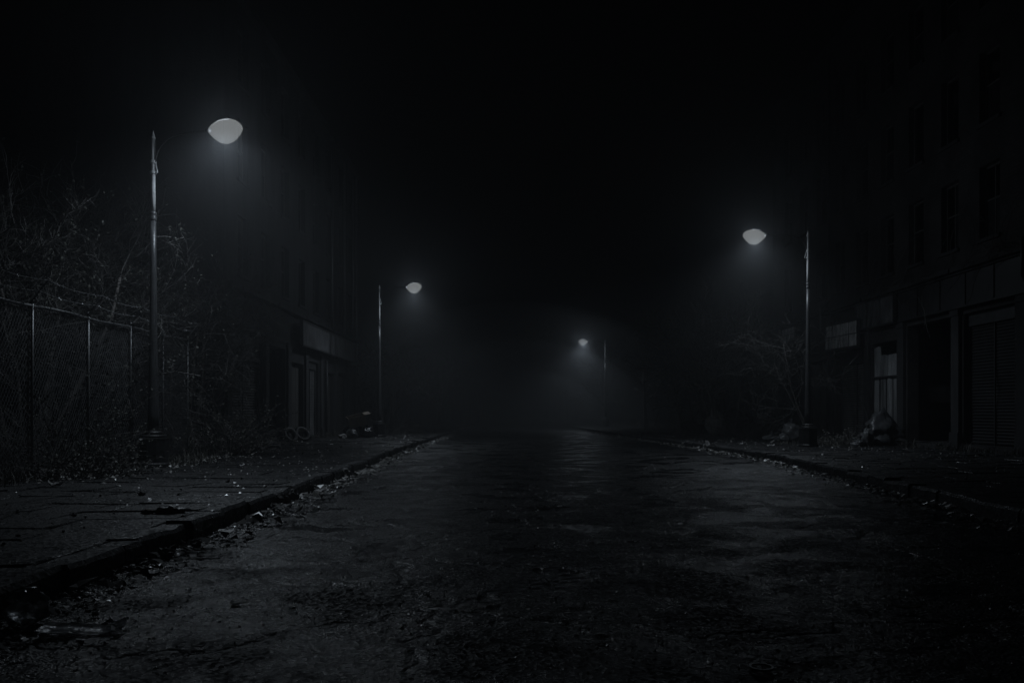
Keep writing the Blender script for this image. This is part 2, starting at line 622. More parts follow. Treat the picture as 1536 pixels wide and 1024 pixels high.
def lot(x0, x1, y0, y1, z, name, seed):
    mb = MB()
    nx, ny = 40, 60
    for j in range(ny + 1):
        for i in range(nx + 1):
            x, y = x0 + (x1 - x0) * i / nx, y0 + (y1 - y0) * j / ny
            mb.v.append(Vector((x, y, z + 0.05 * noise.noise(Vector((x * .8, y * .8, seed))))))
    for j in range(ny):
        for i in range(nx):
            a = j * (nx + 1) + i
            mb.f.append((a, a + 1, a + nx + 2, a + nx + 1))
    return tag(mb.build(name, M['dirt'], smooth=True), kind='structure')


lot(-45, -7.36, -8, 25.0, 0.12, 'waste_ground', 1)
lot(-45, -8.11, 46.4, 200, 0.12, 'waste_ground', 2)
lot(12.11, 45, 41.6, 200, 0.12, 'waste_ground', 3)


# ---------------------------------------------------------------- street lamps
LAMP_W = 345.0


def make_lamp():
    root = thing('street_lamp', 'x', 'street lamp')
    MB().lathe([(.29, -0.1), (.29, .06), (.27, .09), (.27, .52), (.277, .535), (.277, .56), (.20, .575)], 10).build('base', M['iron'], root)
    MB().lathe([(.225, .575), (.235, .585), (.235, .605), (.215, .618), (.165, .625), (.165, .64), (.178, .65), (.178, .668), (.15, .685), (.13, .70)], 24).build('collar', M['iron'], root, True)
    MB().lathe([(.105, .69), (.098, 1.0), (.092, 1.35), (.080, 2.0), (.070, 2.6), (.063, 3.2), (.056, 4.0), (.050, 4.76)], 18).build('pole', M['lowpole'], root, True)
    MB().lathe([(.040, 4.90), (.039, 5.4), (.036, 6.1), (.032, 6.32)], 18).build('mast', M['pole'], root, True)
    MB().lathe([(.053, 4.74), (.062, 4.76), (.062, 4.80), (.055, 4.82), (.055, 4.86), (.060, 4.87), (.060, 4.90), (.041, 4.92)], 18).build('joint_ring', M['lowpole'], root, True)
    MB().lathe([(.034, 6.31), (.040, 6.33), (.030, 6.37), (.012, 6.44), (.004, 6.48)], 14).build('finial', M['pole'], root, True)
    pts = []
    ctrl = [(.04, 5.86), (.075, 6.02), (.15, 6.15), (.32, 6.28), (.62, 6.345), (1.0, 6.35), (1.32, 6.32)]
    for i in range(len(ctrl) - 1):
        for t in (0, .33, .66):
            pts.append(Vector((ctrl[i][0] * (1 - t) + ctrl[i + 1][0] * t, 0, ctrl[i][1] * (1 - t) + ctrl[i + 1][1] * t)))
    pts.append(Vector((1.32, 0, 6.32)))
    for _ in range(2):
        pts = [pts[0]] + [(pts[i - 1] + pts[i] * 2 + pts[i + 1]) / 4 for i in range(1, len(pts) - 1)] + [pts[-1]]
    MB().tube(pts, [.017] * len(pts), 8).build('arm', M['iron'], root, True)
    b = MB()
    b.tube([Vector((.04, 0, 5.90)), Vector((.085, 0, 5.72)), Vector((.10, 0, 5.66)), Vector((.04, 0, 5.665))], .012, 6)
    b.lathe([(.047, 5.64), (.058, 5.65), (.058, 5.69), (.047, 5.70)], 14)
    b.lathe([(.047, 5.84), (.056, 5.85), (.056, 5.90), (.046, 5.91)], 14)
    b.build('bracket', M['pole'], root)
    # pear-shaped luminaire, its glass swollen to the outline of the lamp's glare
    n, sd = 18, 20
    xs, zt, zb, hw = [], [], [], []
    for i in range(n + 1):
        t = i / n
        x = 1.265 + 0.70 * (1 - t)
        body = math.sin(math.pi * min(1, (t + .04) ** 0.80)) ** 0.62 if t < .999 else 0
        xs.append(x)
        zt.append(.175 * body)
        zb.append(.27 * (max(0, math.sin(math.pi * min(1, (t + .02) ** 0.88))) ** 0.9))
        hw.append(.20 * body + .015)
    zc = 6.31

    def shell(k, a0, a1, lift=0.0, close=True):
        m_ = MB()
        cnt = sd if close else sd // 2 + 1
        for i in range(n + 1):
            for j in range(cnt):
                a = a0 + (a1 - a0) * j / (sd if close else cnt - 1)
                ca, sa = math.cos(a), math.sin(a)
                zz = (zt[i] if sa > 0 else zb[i]) * sa
                m_.v.append(Vector((xs[i] if k == 1 else 1.615 + (xs[i] - 1.615) * k, hw[i] * ca * k, zc + zz * k + lift)))
        for i in range(n):
            for j in range(cnt if close else cnt - 1):
                a, b_ = i * cnt + j, i * cnt + (j + 1) % cnt
                m_.f.append((a, b_, b_ + cnt, a + cnt))
        m_.f.append(tuple(range(cnt))[::-1])
        m_.f.append(tuple(n * cnt + j for j in range(cnt)))
        return m_
    h = MB()
    h.tube([Vector((1.20, 0, 6.335)), Vector((1.25, 0, 6.33)), Vector((1.29, 0, 6.322)), Vector((1.325, 0, 6.315))], [.026, .045, .05, .036], 12)
    h.tube([Vector((1.36, 0, 6.42)), Vector((1.5, 0, 6.492)), Vector((1.66, 0, 6.50)), Vector((1.78, 0, 6.485))], [.010, .014, .014, .008], 6)
    lum = h.build('luminaire', M['iron'], root, True)
    shell(1.0, 0, 2 * math.pi).build('lens', M['lens'], lum, True)
    ld = bpy.data.lights.new('bulb', 'SPOT')
    ld.energy = LAMP_W
    ld.color = (0.76, 0.88, 1.0)
    ld.spot_size = R(152)
    ld.spot_blend = 1.0
    ld.shadow_soft_size = 0.14
    lo = bpy.data.objects.new('bulb', ld)
    COL.objects.link(lo)
    lo.parent = root
    lo.location = (1.63, 0, 6.27)
    lo.visible_camera = False
    lq = bpy.data.lights.new('bulb_spill', 'POINT')
    lq.energy = LAMP_W * 0.12
    lq.color = ld.color
    lq.shadow_soft_size = 0.14
    lr = bpy.data.objects.new('bulb_spill', lq)
    COL.objects.link(lr)
    lr.parent = root
    lr.location = (1.63, 0, 6.27)
    lr.visible_camera = False
    return root


l0 = make_lamp()
LG = 'lit street lamps along the road'
spots = [
    (at(230, 16.25, z=PV), 0, 'lit street lamp beside the chain link fence, the largest and nearest one'),
    (at(569, 37.0, z=PV), 0, 'lit street lamp on left pavement past the derelict shop with the long sign'),
    (at(1212, 26.0, z=PV), math.pi, 'lit street lamp in front of the shuttered brick shops and pale sign'),
    (at(908, 64.0, z=PV), math.pi, 'small lit street lamp farthest down the misty road'),
]
for i, (p, rz, lab) in enumerate(spots):
    o = l0 if i == 0 else copy_tree(l0)
    o.location = p
    o.rotation_euler = (0, 0, rz + R((-21, -21, 4, -4)[i]))
    o.scale = (1, 1, (.972, 1, 1, 1)[i])
    tag(o, lab, 'street lamp', LG)


# ---------------------------------------------------------------- chain link fence
FX = -7.2
fence = thing('chain_link_fence', 'tall chain link fence topped with barbed wire beside the nearest street lamp', 'fence', (FX, 0, 0.1))
rng = random.Random(21)
FH = 2.68
posts = [8.0, 9.7, 11.4, 13.0, 14.75, 16.35, 17.9, 19.25]
for i, y in enumerate(posts):
    p = MB()
    lean = rng.gauss(0, .012)
    p.tube([Vector((0, y, -.1)), Vector((lean, y + rng.gauss(0, .01), 1.4)), Vector((lean, y, FH + .05))], .021, 8)
    p.lathe([(.028, FH + .03), (.028, FH + .07), (.01, FH + .095)], 8, Vector((lean, y, 0)))
    po = p.build('post', M['galv'], fence, True)
    a = MB()
    a.tube([Vector((lean, y, FH + .06)), Vector((.13, y + .01, FH + .24)), Vector((.24, y + .02, FH + .37))], .014, 5)
    a.build('barb_arm', M['galv'], po)
pts = [Vector((.0, 8 + i * (11.25 / 30), FH + .012 * math.sin(i * .9) - .01)) for i in range(31)]
MB().tube(pts, .022, 8).build('top_rail', M['barb'], fence, True)
w = MB()
y0, y1, z0, z1, sp = 8.0, 19.25, 0.06, FH - .01, 0.075
L_ = (z1 - z0)
for sgn in (1, -1):
    s0 = y0 - L_ * 0.9
    while s0 < y1 + L_ * 0.9:
        ya, yb = s0, s0 + sgn * L_ * 0.62
        za, zb = z0, z1
        if ya < y0 or ya > y1 or yb < y0 or yb > y1:
            t0, t1 = 0.0, 1.0
            for edge in (y0, y1):
                if (ya - edge) * (yb - edge) < 0:
                    t = (edge - ya) / (yb - ya)
                    if (edge == y0) == (yb > ya):
                        t0 = max(t0, t)
                    else:
                        t1 = min(t1, t)
            if not (min(ya, yb) < y1 and max(ya, yb) > y0):
                s0 += sp
                continue
            za, zb, ya, yb = za + L_ * t0, za + L_ * t1, ya + (yb - ya) * t0, ya + (yb - ya) * t1
        if zb - za > .02:
            k = 5
            pl = []
            for i in range(k + 1):
                t = i / k
                yy, zz = ya + (yb - ya) * t, za + (zb - za) * t
                sag = .025 * noise.noise(Vector((yy * 1.2, zz * 1.2, 3)))
                pl.append(Vector((-.034 + sgn * .003 + sag, yy, zz)))
            w.tube(pl, .005, 3, False)
        s0 += sp
w.build('wire_mesh', M['wire'], fence)
for k, (dx, dz) in enumerate(((.24, .37), (.12, .21))):
    b = MB()
    pl = []
    for i in range(len(posts) - 1):
        for j in range(12):
            t = j / 12
            y = posts[i] + (posts[i + 1] - posts[i]) * t
            pl.append(Vector((dx + .01 * noise.noise(Vector((y * 2, k, 0))), y, FH + dz - .05 * math.sin(math.pi * t) + .012 * noise.noise(Vector((y * 3, k, 4))))))
    pl.append(Vector((dx, posts[-1], FH + dz)))
    b.tube(pl, .0055, 4)
    y = 8.1
    while y < 19.2:
        z = min(pl, key=lambda q: abs(q.y - y))
        for s in range(3):
            d = Vector((rng.uniform(-1, 1), rng.uniform(-.4, .4), rng.uniform(-1, 1))).normalized() * rng.uniform(.02, .035)
            b.tube([z - d, z + d], .004, 3)
        y += .16
    for _ in range(5):
        i = rng.randrange(len(pl) - 4)
        p0 = pl[i]
        b.tube([p0, p0 + Vector((-.05, .05, -.08)), p0 + Vector((-.1, rng.uniform(-.1, .2), -rng.uniform(.12, .26)))], .004, 3)
    b.build('barbed_wire', M['barb'], fence)


# ---------------------------------------------------------------- buildings
def facade(mb, xf, xb, y0, y1, z0, z1, ops):
    """a wall in the plane x = xf, as thick as xf..xb, pierced by openings (ya, yb, za, zb)"""
    Y = sorted({y0, y1, *[o[0] for o in ops], *[o[1] for o in ops]})
    Z = sorted({z0, z1, *[o[2] for o in ops], *[o[3] for o in ops]})

    def full(i, j):
        if not (0 <= i < len(Y) - 1 and 0 <= j < len(Z) - 1):
            return False
        cy, cz = (Y[i] + Y[i + 1]) / 2, (Z[j] + Z[j + 1]) / 2
        return not any(o[0] < cy < o[1] and o[2] < cz < o[3] for o in ops)
    V = lambda x, y, z: Vector((x, y, z))
    for i in range(len(Y) - 1):
        for j in range(len(Z) - 1):
            if not full(i, j):
                continue
            a, b, c, d = Y[i], Y[i + 1], Z[j], Z[j + 1]
            mb.quad(V(xf, a, c), V(xf, b, c), V(xf, b, d), V(xf, a, d))
            mb.quad(V(xb, a, c), V(xb, a, d), V(xb, b, d), V(xb, b, c))
            if not full(i - 1, j):
                mb.quad(V(xf, a, c), V(xf, a, d), V(xb, a, d), V(xb, a, c))
            if not full(i + 1, j):
                mb.quad(V(xf, b, c), V(xb, b, c), V(xb, b, d), V(xf, b, d))
            if not full(i, j - 1):
                mb.quad(V(xf, a, c), V(xb, a, c), V(xb, b, c), V(xf, b, c))
            if not full(i, j + 1):
                mb.quad(V(xf, a, d), V(xf, b, d), V(xb, b, d), V(xb, a, d))


def window(root, xf, s, ya, yb, za, zb, rng):
    """s: +1 when the street lies towards +x"""
    xr = xf - s * .16
    f = MB()
    t = .055
    f.box(min(xr, xr - s * .06), max(xr, xr - s * .06), ya, ya + t, za, zb)
    f.box(min(xr, xr - s * .06), max(xr, xr - s * .06), yb - t, yb, za, zb)
    f.box(min(xr, xr - s * .06), max(xr, xr - s * .06), ya + t, yb - t, zb - t, zb)
    f.box(min(xr, xr - s * .06), max(xr, xr - s * .06), ya + t, yb - t, za, za + t)
    zm = za + (zb - za) * .52
    if rng.random() < .7:
        f.box(min(xr - s * .01, xr - s * .05), max(xr - s * .01, xr - s * .05), ya + t, yb - t, zm, zm + .05)
    ym = ya + (yb - ya) * rng.choice((.2, .24, .5))
    f.box(min(xr - s * .012, xr - s * .048), max(xr - s * .012, xr - s * .048), ym, ym + .045, za + t, zb - t)
    fo = f.build('window', M['wood'], root)
    p = MB()
    xg = xr - s * .03
    if rng.random() < .6:
        p.box(xg - .004, xg + .004, ya + t, yb - t, za + t, zm)
    else:
        p.box(xg - .004, xg + .004, ya + t, ym, za + t, zb - t)
    p.build('pane', M['glass'], fo)
    q = MB()
    x2 = xf + s * .07
    q.box(min(xf - s * .12, x2), max(xf - s * .12, x2), ya - .06, yb + .06, za - .10, za - .004)
    q.build('sill', M['stone'], fo)
    return fo


def shutter(root, xf, s, depth, ya, yb, za, zb, m, boxh=.35, slat=.085):
    x = xf - s * depth
    b = MB()
    z = za + .02
    n = len(b.v)
    prof = []
    while z < zb - boxh:
        prof += [(0, z), (.022, z + slat * .3), (.022, z + slat * .65), (0, z + slat * .92)]
        z += slat
    dents = [(ya + (yb - ya) * random.uniform(.2, .8), za + random.uniform(.4, 1.6), random.uniform(.25, .45), random.uniform(.03, .07)) for _ in range(3)]
    cols = 14
    for (u, zz) in prof:
        for j in range(cols + 1):
            yy = ya + .04 + (yb - ya - .08) * j / cols
            d = sum(dd * math.exp(-(((yy - dy) / rr) ** 2 + ((zz - dz) / rr) ** 2)) for dy, dz, rr, dd in dents)
            b.v.append(Vector((x + s * (u - d), yy, zz)))
    for i in range(len(prof) - 1):
        for j in range(cols):
            a = n + i * (cols + 1) + j
            b.f.append((a, a + 1, a + cols + 2, a + cols + 1))
    so = b.build('shutter', m, root)
    g = MB()
    for yy in (ya, yb - .05):
        g.box(min(x - s * .05, x + s * .07), max(x - s * .05, x + s * .07), yy + .002, yy + .048, za, zb - boxh)
    ymid = ya + (yb - ya) * .48
    g.box(min(x + s * .03, x + s * .06), max(x + s * .03, x + s * .06), ymid, ymid + .05, za, zb - boxh)
    g.build('guide_rail', M['trim'], so)
    h = MB()
    h.box(min(x - s * .2, x + s * .09), max(x - s * .2, x + s * .09), ya + .003, yb - .003, zb - boxh + .003, zb - .003)
    h.build('shutter_box', M['trim'], so)
    return so


def sign(name, label, xf, s, ya, yb, za, zb, m, npan, rng, rot=0.0, rows=1, group='shop sign boards', thick=.12):
    """a flat sign of panels in a frame on brackets, front at x = xf"""
    cy, cz = (ya + yb) / 2, (za + zb) / 2
    t = thing(name, label, 'shop sign', (xf, cy, cz), 0, group)
    t.rotation_euler = (R(rot), 0, 0)
    W, H = yb - ya, zb - za
    f = MB()
    e = .045

    def bx(mb, u0, u1, *a):
        mb.box(min(s * u0, s * u1), max(s * u0, s * u1), *a)
    bx(f, -thick, .0, -W / 2, W / 2, -H / 2, -H / 2 + e)
    bx(f, -thick, .0, -W / 2, W / 2, H / 2 - e, H / 2)
    bx(f, -thick, .0, -W / 2, -W / 2 + e, -H / 2 + e, H / 2 - e)
    bx(f, -thick, .0, W / 2 - e, W / 2, -H / 2 + e, H / 2 - e)
    bx(f, -thick, -thick + .02, -W / 2 + e, W / 2 - e, -H / 2 + e, H / 2 - e)
    f.build('frame', M['trim'], t)
    for i in range(npan):
        for r in range(rows):
            a = -W / 2 + e + (W - 2 * e) * i / npan
            b = -W / 2 + e + (W - 2 * e) * (i + 1) / npan
            c = -H / 2 + e + (H - 2 * e) * r / rows
            d = -H / 2 + e + (H - 2 * e) * (r + 1) / rows
            p = MB()
            k = 6
            u = -.016 + rng.gauss(0, .006)
            nn = len(p.v)
            for iy in range(k + 1):
                for iz in range(k + 1):
                    yy, zz = a + .016 + (b - a - .032) * iy / k, c + .014 + (d - c - .028) * iz / k
                    w_ = .014 * noise.noise(Vector((yy * 1.8, zz * 1.8, xf + i)))
                    p.v.append(Vector((s * (u + w_), yy, zz)))
            for iy in range(k):
                for iz in range(k):
                    q = iy * (k + 1) + iz
                    p.f.append((q, q + 1, q + k + 2, q + k + 1))
            p.build('panel', m, t)
    br = MB()
    for yy in (-W * .35, W * .35):
        bx(br, -thick - .32, -thick - .001, yy - .02, yy + .02, -.03, .03)
    br.build('bracket', M['trim'], t)
    return t


# ---- right-hand brick block
rb = thing('brick_building', 'tall derelict brick building with dark window openings above shuttered shops', 'building', (0, 0, 0))
XR = 12.5
G0 = 0.30
rng = random.Random(5)
shop = [(17.2, 20.6, G0, 3.9), (21.55, 24.0, G0, 3.9), (24.6, 27.4, G0, 3.9), (28.05, 30.1, G0, 3.55), (30.65, 33.5, G0, 3.5), (34.4, 36.4, G0, 3.3), (37.2, 39.5, G0, 3.6)]
wins = []
for fl in range(3):
    for k in range(9):
        ya = 22.2 + 2.06 * k
        if ya + 1 < 40.8:
            wins.append((ya, ya + 0.98, 5.78 + 3.05 * fl, 7.70 + 3.05 * fl))
b = MB()
facade(b, XR, XR + .35, 15.0, 41.5, -.1, 15.2, shop + wins)
b.box(XR + .351, XR + 12, 15.0, 15.3, -.1, 15.2)
b.box(XR + .351, XR + 12, 41.2, 41.5, -.1, 15.2)
b.box(XR + 11.7, XR + 12, 15.301, 41.199, -.1, 15.2)
b.box(XR + .351, XR + 11.699, 15.301, 41.199, 4.6, 4.75)
b.box(XR + .351, XR + 11.699, 15.301, 41.199, 7.9, 8.05)
b.box(XR + .351, XR + 11.699, 15.301, 41.199, 11.0, 11.15)
b.box(XR + .351, XR + 11.699, 15.301, 41.199, .1, .28)
b.box(XR + 2.6, XR + 2.75, 15.301, 41.199, .281, 4.599)
b.build('wall', M['brickR'], rb)
r_ = MB()
r_.box(XR - .25, XR + 12.1, 14.9, 41.6, 15.2, 15.5)
r_.build('roof', M['stone'], rb)
for (a, c, d, e) in wins:
    window(rb, XR, -1, a, c, d, e, rng)
for i, y in enumerate((20.75, 24.08, 27.48, 30.16, 33.62, 36.55, 39.7)):
    p = MB()
    wd = (.55, .42, .46, .42, .6, .5, .5)[i]
    p.box(XR - .10, XR - .002, y, y + wd, .145, 4.05)
    p.box(XR - .14, XR - .002, y - .03, y + wd + .03, .145, .62)
    p.box(XR - .13, XR - .002, y - .025, y + wd + .025, 3.88, 4.04)
    # flaked render
    p.build('pilaster', M['stone'], rb)
c = MB()
for k in range(26):      # cornice in worn lengths
    ya, yb = 15.0 + k * 1.02, 15.0 + k * 1.02 + 1.0
    dz = rng.gauss(0, .012)
    c.box(XR - .34 + rng.uniform(0, .05), XR - .002, ya, yb, 5.06 + dz, 5.17 + dz)
    c.box(XR - .20, XR - .003, ya, yb, 4.99 + dz, 5.055 + dz)
c.build('cornice', M['stone'], rb)
fa = MB()
fa.box(XR - .14, XR - .004, 15.05, 27.75, 4.09, 4.98)
for k in range(9):
    fa.box(XR - .17, XR - .14, 15.2 + 1.4 * k, 15.26 + 1.4 * k, 4.10, 4.97)
fa.box(XR - .17, XR - .141, 15.05, 27.75, 4.06, 4.12)
fa.build('fascia', M['fasciapaint'], rb)
fa = MB()
fa.box(XR - .12, XR - .004, 33.6, 41.3, 4.05, 4.98)
fa.box(XR - .15, XR - .121, 33.6, 41.3, 4.04, 4.10)
fa.build('fascia', M['fasciapaint'], rb)
shutter(rb, XR, -1, .22, *shop[0], M['shutterblack'])
shutter(rb, XR, -1, .22, *shop[1], M['shutterblack'])
s1 = shutter(rb, XR, -1, .30, *shop[4], M['shutterpale'], boxh=.5)
# doorway left open: deep dark recess with a door standing at its back
d_ = MB()
d_.box(XR + 1.4, XR + 1.46, 24.9, 26.0, G0, 2.5)
d_.box(XR + 1.36, XR + 1.40, 25.0, 25.9, .5, 1.2)
d_.box(XR + 1.36, XR + 1.40, 25.0, 25.9, 1.4, 2.3)
dd = d_.build('door', M['wood'], rb)
h_ = MB()
h_.lathe([(.01, 0), (.03, .01), (.03, .04), (.012, .06)], 10)
h_.build('handle', M['galv'], dd, loc=(XR + 1.33, 25.85, 1.3))
st = MB()
st.box(XR - .42, XR - .16, 24.7, 27.3, .06, .27)
st.build('step', M['stone'], rb)
# corrugated sheet closing one bay, torn at its top edge
b = MB()
n = 60
ya, yb = 28.07, 30.08
for i in range(n + 1):
    y = ya + (yb - ya) * i / n
    off = .018 * math.sin(i * 1.6) + (0.02 if 24 < i < 28 or 40 < i < 44 else 0)
    top = 3.12 + .10 * noise.noise(Vector((y * 2.5, 0, 1))) + (.30 if i > 46 else 0) - (.35 if i < 8 else 0)
    for z in [G0 + .02 + (top - G0 - .02) * j / 8 for j in range(9)]:
        b.v.append(Vector((XR + .10 - off + .02 * noise.noise(Vector((y, z, 5))), y, z)))
for i in range(n):
    for j in range(8):
        q = i * 9 + j
        b.f.append((q, q + 9, q + 10, q + 1))
so = b.build('sheet_door', M['sheet'], rb)
so['label'] = 'pale corrugated sheet door with torn top edge'
g = MB()
for z in (2.35,):
    g.box(XR + .035, XR + .07, ya, yb, z, z + .06)
for y in (28.6, 29.1, 29.62):
    g.box(XR + .06, XR + .07, y, y + .022, G0 + .03, 2.348)
g.build('batten', M['trim'], so)
# boarded door and a barred opening in the far bays
b = MB()
for k in range(9):
    y = 34.42 + k * .218
    b.box(XR + .12 + rng.uniform(0, .02), XR + .16, y, y + .205, G0, 3.25 - rng.uniform(0, .12))
bd = b.build('door', M['wood'], rb)
b = MB()
b.box(XR + .09, XR + .118, 34.45, 36.36, 1.0, 1.12)
b.box(XR + .09, XR + .118, 34.45, 36.36, 2.3, 2.42)
b.build('ledge', M['trim'], bd)
shutter(rb, XR, -1, .25, *shop[6], M['shutter'])
# downpipes
for y, z0_, z1_ in ((33.95, .3, 14.9), (20.5, .3, 14.9)):
    p = MB()
    p.tube([Vector((XR - .16, y, z0_ + .1)), Vector((XR - .16, y, 4.0)), Vector((XR - .42, y, 4.4)), Vector((XR - .42, y, 5.3)), Vector((XR - .09, y, 5.6)), Vector((XR - .09, y, z1_))], .05, 8)
    p.build('downpipe', M['trim'], rb, True)

rs = random.Random(9)
sign('shop_sign', 'pale stained sign panel hanging lowest over the slatted shutter by the lamp', 12.08, -1, 30.35, 33.5, 3.52, 4.50, M['sign'], 4, rs, 1.0, 2)
sign('shop_sign', 'dim streaked sign board above the corrugated sheet door', 12.24, -1, 27.85, 31.0, 4.06, 5.03, M['signdark'], 3, rs, 0, 1)
sign('shop_sign', 'small square sign at the far end of the brick shops, left of lamp pole', 11.85, -1, 36.4, 38.2, 4.18, 4.85, M['sign'], 2, rs, -1.0, 2)

# ---- left-hand rendered block
lb = thing('rendered_building', 'dark derelict rendered building with boarded shopfronts behind the fence', 'building', (0, 0, 0))
XL = -8.3
shopL = [(25.5, 28.9, .16, 3.72), (29.4, 31.7, .16, 3.5), (32.6, 34.5, .16, 3.1), (35.2, 37.2, .2, 3.3), (38.6, 40.4, .2, 3.0), (41.2, 43.6, .2, 3.1)]
winsL = []
for fl in range(3):
    for k in range(8):
        ya = 26.2 + 2.5 * k
        winsL.append((ya, ya + 1.05, 5.4 + 2.9 * fl, 7.2 + 2.9 * fl))
b = MB()
facade(b, XL, XL - .35, 25.0, 46.3, -.1, 13.6, shopL + winsL)
b.box(XL - 11, XL - .351, 25.0, 25.3, -.1, 13.6)
b.box(XL - 11, XL - .351, 46.0, 46.3, -.1, 13.6)
b.box(XL - 11, XL - 10.7, 25.301, 45.999, -.1, 13.6)
for z in (4.3, 7.5, 10.4):
    b.box(XL - 10.699, XL - .351, 25.301, 45.999, z, z + .15)
b.box(XL - 10.699, XL - .351, 25.301, 45.999, -.05, .13)
b.box(XL - 2.2, XL - 2.05, 25.301, 45.999, .131, 4.299)
b.build('wall', M['renderL'], lb)
r_ = MB()
r_.box(XL - 11.1, XL + .22, 24.9, 46.4, 13.6, 13.85)
r_.build('roof', M['stone'], lb)
for (a, c_, d, e) in winsL:
    window(lb, XL, 1, a, c_, d, e, rng)
shutter(lb, XL, 1, .18, 25.5, 28.9, .16, 2.95, M['shutter'], boxh=.12)
t_ = MB()      # transom light over the first shutter
t_.box(XL - .26, XL - .14, 25.503, 28.897, 2.953, 3.05)
t_.box(XL - .24, XL - .16, 25.503, 25.56, 3.051, 3.715)
t_.box(XL - .24, XL - .16, 27.15, 27.21, 3.051, 3.715)
t_.box(XL - .24, XL - .16, 28.84, 28.897, 3.051, 3.715)
t_.box(XL - .24, XL - .16, 25.561, 28.839, 3.655, 3.715)
tw = t_.build('window', M['wood'], lb)
t_ = MB()
t_.box(XL - .205, XL - .195, 25.561, 28.839, 3.051, 3.654)
t_.build('pane', M['shutterpale'], tw)
shutter(lb, XL, 1, .2, *shopL[3], M['shutterpale'], boxh=.3, slat=.07)
for (a, c_) in ((32.62, 34.48), (38.62, 40.38), (41.22, 43.58)):
    d_ = MB()
    nn = 7
    for k in range(nn):
        y = a + (c_ - a) * k / nn
        d_.box(XL - .24, XL - .19 + rng.uniform(0, .012), y, y + (c_ - a) / nn - .012, .21, 2.95)
    do = d_.build('door', M['wood'], lb)
    h_ = MB()
    h_.lathe([(.01, 0), (.03, .01), (.03, .04), (.012, .06)], 10)
    h_.build('handle', M['galv'], do, loc=(XL - .17, c_ - .2, 1.2))
for y, wd in ((25.05, .4), (28.95, .38), (31.85, .45), (34.6, .45), (37.35, .9), (40.55, .5), (43.75, .5), (45.6, .5)):
    p = MB()
    p.box(XL + .002, XL + .09, y, y + wd, .1, 3.75)
    p.box(XL + .002, XL + .13, y - .025, y + wd + .025, .1, .55)
    p.build('pilaster', M['stone'], lb)
c = MB()
for k in range(21):
    ya = 25.0 + k * 1.015
    dz = rng.gauss(0, .012)
    c.box(XL + .002, XL + .26 - rng.uniform(0, .05), ya, ya + 1.0, 4.86 + dz, 4.97 + dz)
c.build('cornice', M['stone'], lb)
for y, za, zb in ((38.05, .3, 3.5), (39.2, 5.0, 13.4), (42.1, 4.98, 13.4), (44.4, 4.98, 13.4), (45.3, .3, 13.4)):
    p = MB()
    p.tube([Vector((XL + .17, y, za)), Vector((XL + .17, y, (za + zb) / 2)), Vector((XL + .17, y, zb))], .05, 8)
    p.build('downpipe', M['galv'], lb, True)
sign('shop_sign', 'long row of dim stained sign panels over the left shopfronts', -7.9, 1, 32.8, 43.6, 3.72, 4.69, M['signdark'], 7, rs, 0, 1)


# ---------------------------------------------------------------- trees and shrubs
def grow(tk, cr, p, d, ln, r, lev, top, rng, rmin, kids, curl, leaves=None):
    n = 5 if lev < 2 else (4 if lev < top else 3)
    pts, rad = [p.copy()], [r]
    q, dd = p.copy(), d.copy()
    for i in range(n):
        w = Vector((rng.gauss(0, 1), rng.gauss(0, 1), rng.gauss(0, .8))) * curl * (1 if lev else .35)
        dd = (dd + w + Vector((0, 0, .05 if lev else .1))).normalized()
        q = q + dd * ln / n
        pts.append(q.copy())
        rad.append(max(rmin if lev < top else rmin * .38, max(r, rmin) * (1 - (.55 if lev < top else .85) * (i + 1) / n)))
    (tk if lev == 0 else cr).tube(pts, rad, 8 if lev == 0 else (5 if lev == 1 else 3), lev < 2)
    if lev >= top:
        if leaves is not None and rng.random() < leaves[1]:
            for _ in range(leaves[2]):
                c = pts[-1].lerp(pts[-2], rng.random()) + Vector((rng.gauss(0, .05), rng.gauss(0, .05), rng.gauss(0, .05)))
                u = Vector((rng.gauss(0, 1), rng.gauss(0, 1), rng.gauss(0, 1))).normalized() * rng.uniform(.018, .04)
                v = u.orthogonal().normalized() * u.length * .55
                leaves[0].quad(c - u, c - v, c + u, c + v)
        return
    k = kids[lev]
    for i in range(k):
        t = (.35 if lev == 0 else .18) + (.65 if lev == 0 else .8) * (i + rng.random()) / k
        t = min(.98, t)
        f = t * n
        a = int(f)
        pp = pts[a].lerp(pts[min(n, a + 1)], f - a)
        ax = (pts[min(n, a + 1)] - pts[a]).normalized()
        o = ax.orthogonal().normalized()
        o = Matrix.Rotation(rng.uniform(0, 2 * math.pi), 3, ax) @ o
        spread = rng.uniform(.5, 1.05)
        nd = (ax * math.cos(spread) + o * math.sin(spread)).normalized()
        grow(tk, cr, pp, nd, ln * rng.uniform(.45, .75) * (1 - .25 * t), max(rmin, rad[a] * rng.uniform(.45, .65)), lev + 1, top, rng, rmin, kids, curl, leaves)


def make_tree(name, label, loc, h, seed, kids=(8, 7, 6), r=.13, rmin=.006, curl=.28, leaf=None, lean=(0, 0), group='trees and saplings along the street', stems=1):
    rg = random.Random(seed)
    t = thing(name, label, 'tree', loc, 0, group)
    tk, cr = MB(), MB()
    lf = (MB(), *leaf) if leaf else None
    for k in range(stems):
        a = 6.283 * (k + rg.random()) / stems
        e = 0 if stems == 1 else 1
        grow(tk, cr, Vector((.3 * e * math.cos(a), .3 * e * math.sin(a), -.1)), Vector((lean[0] + e * .33 * math.cos(a), lean[1] + e * .33 * math.sin(a), 1)).normalized(),
             h * (.62 if stems == 1 else rg.uniform(.5, .68)), r, 0, len(kids), rg, rmin, kids, curl, lf)
    tk.build('trunk', M['bark'], t, True)
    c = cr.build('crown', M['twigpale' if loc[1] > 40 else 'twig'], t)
    if lf:
        lf[0].build('foliage', M['leaf'], c)
    return t


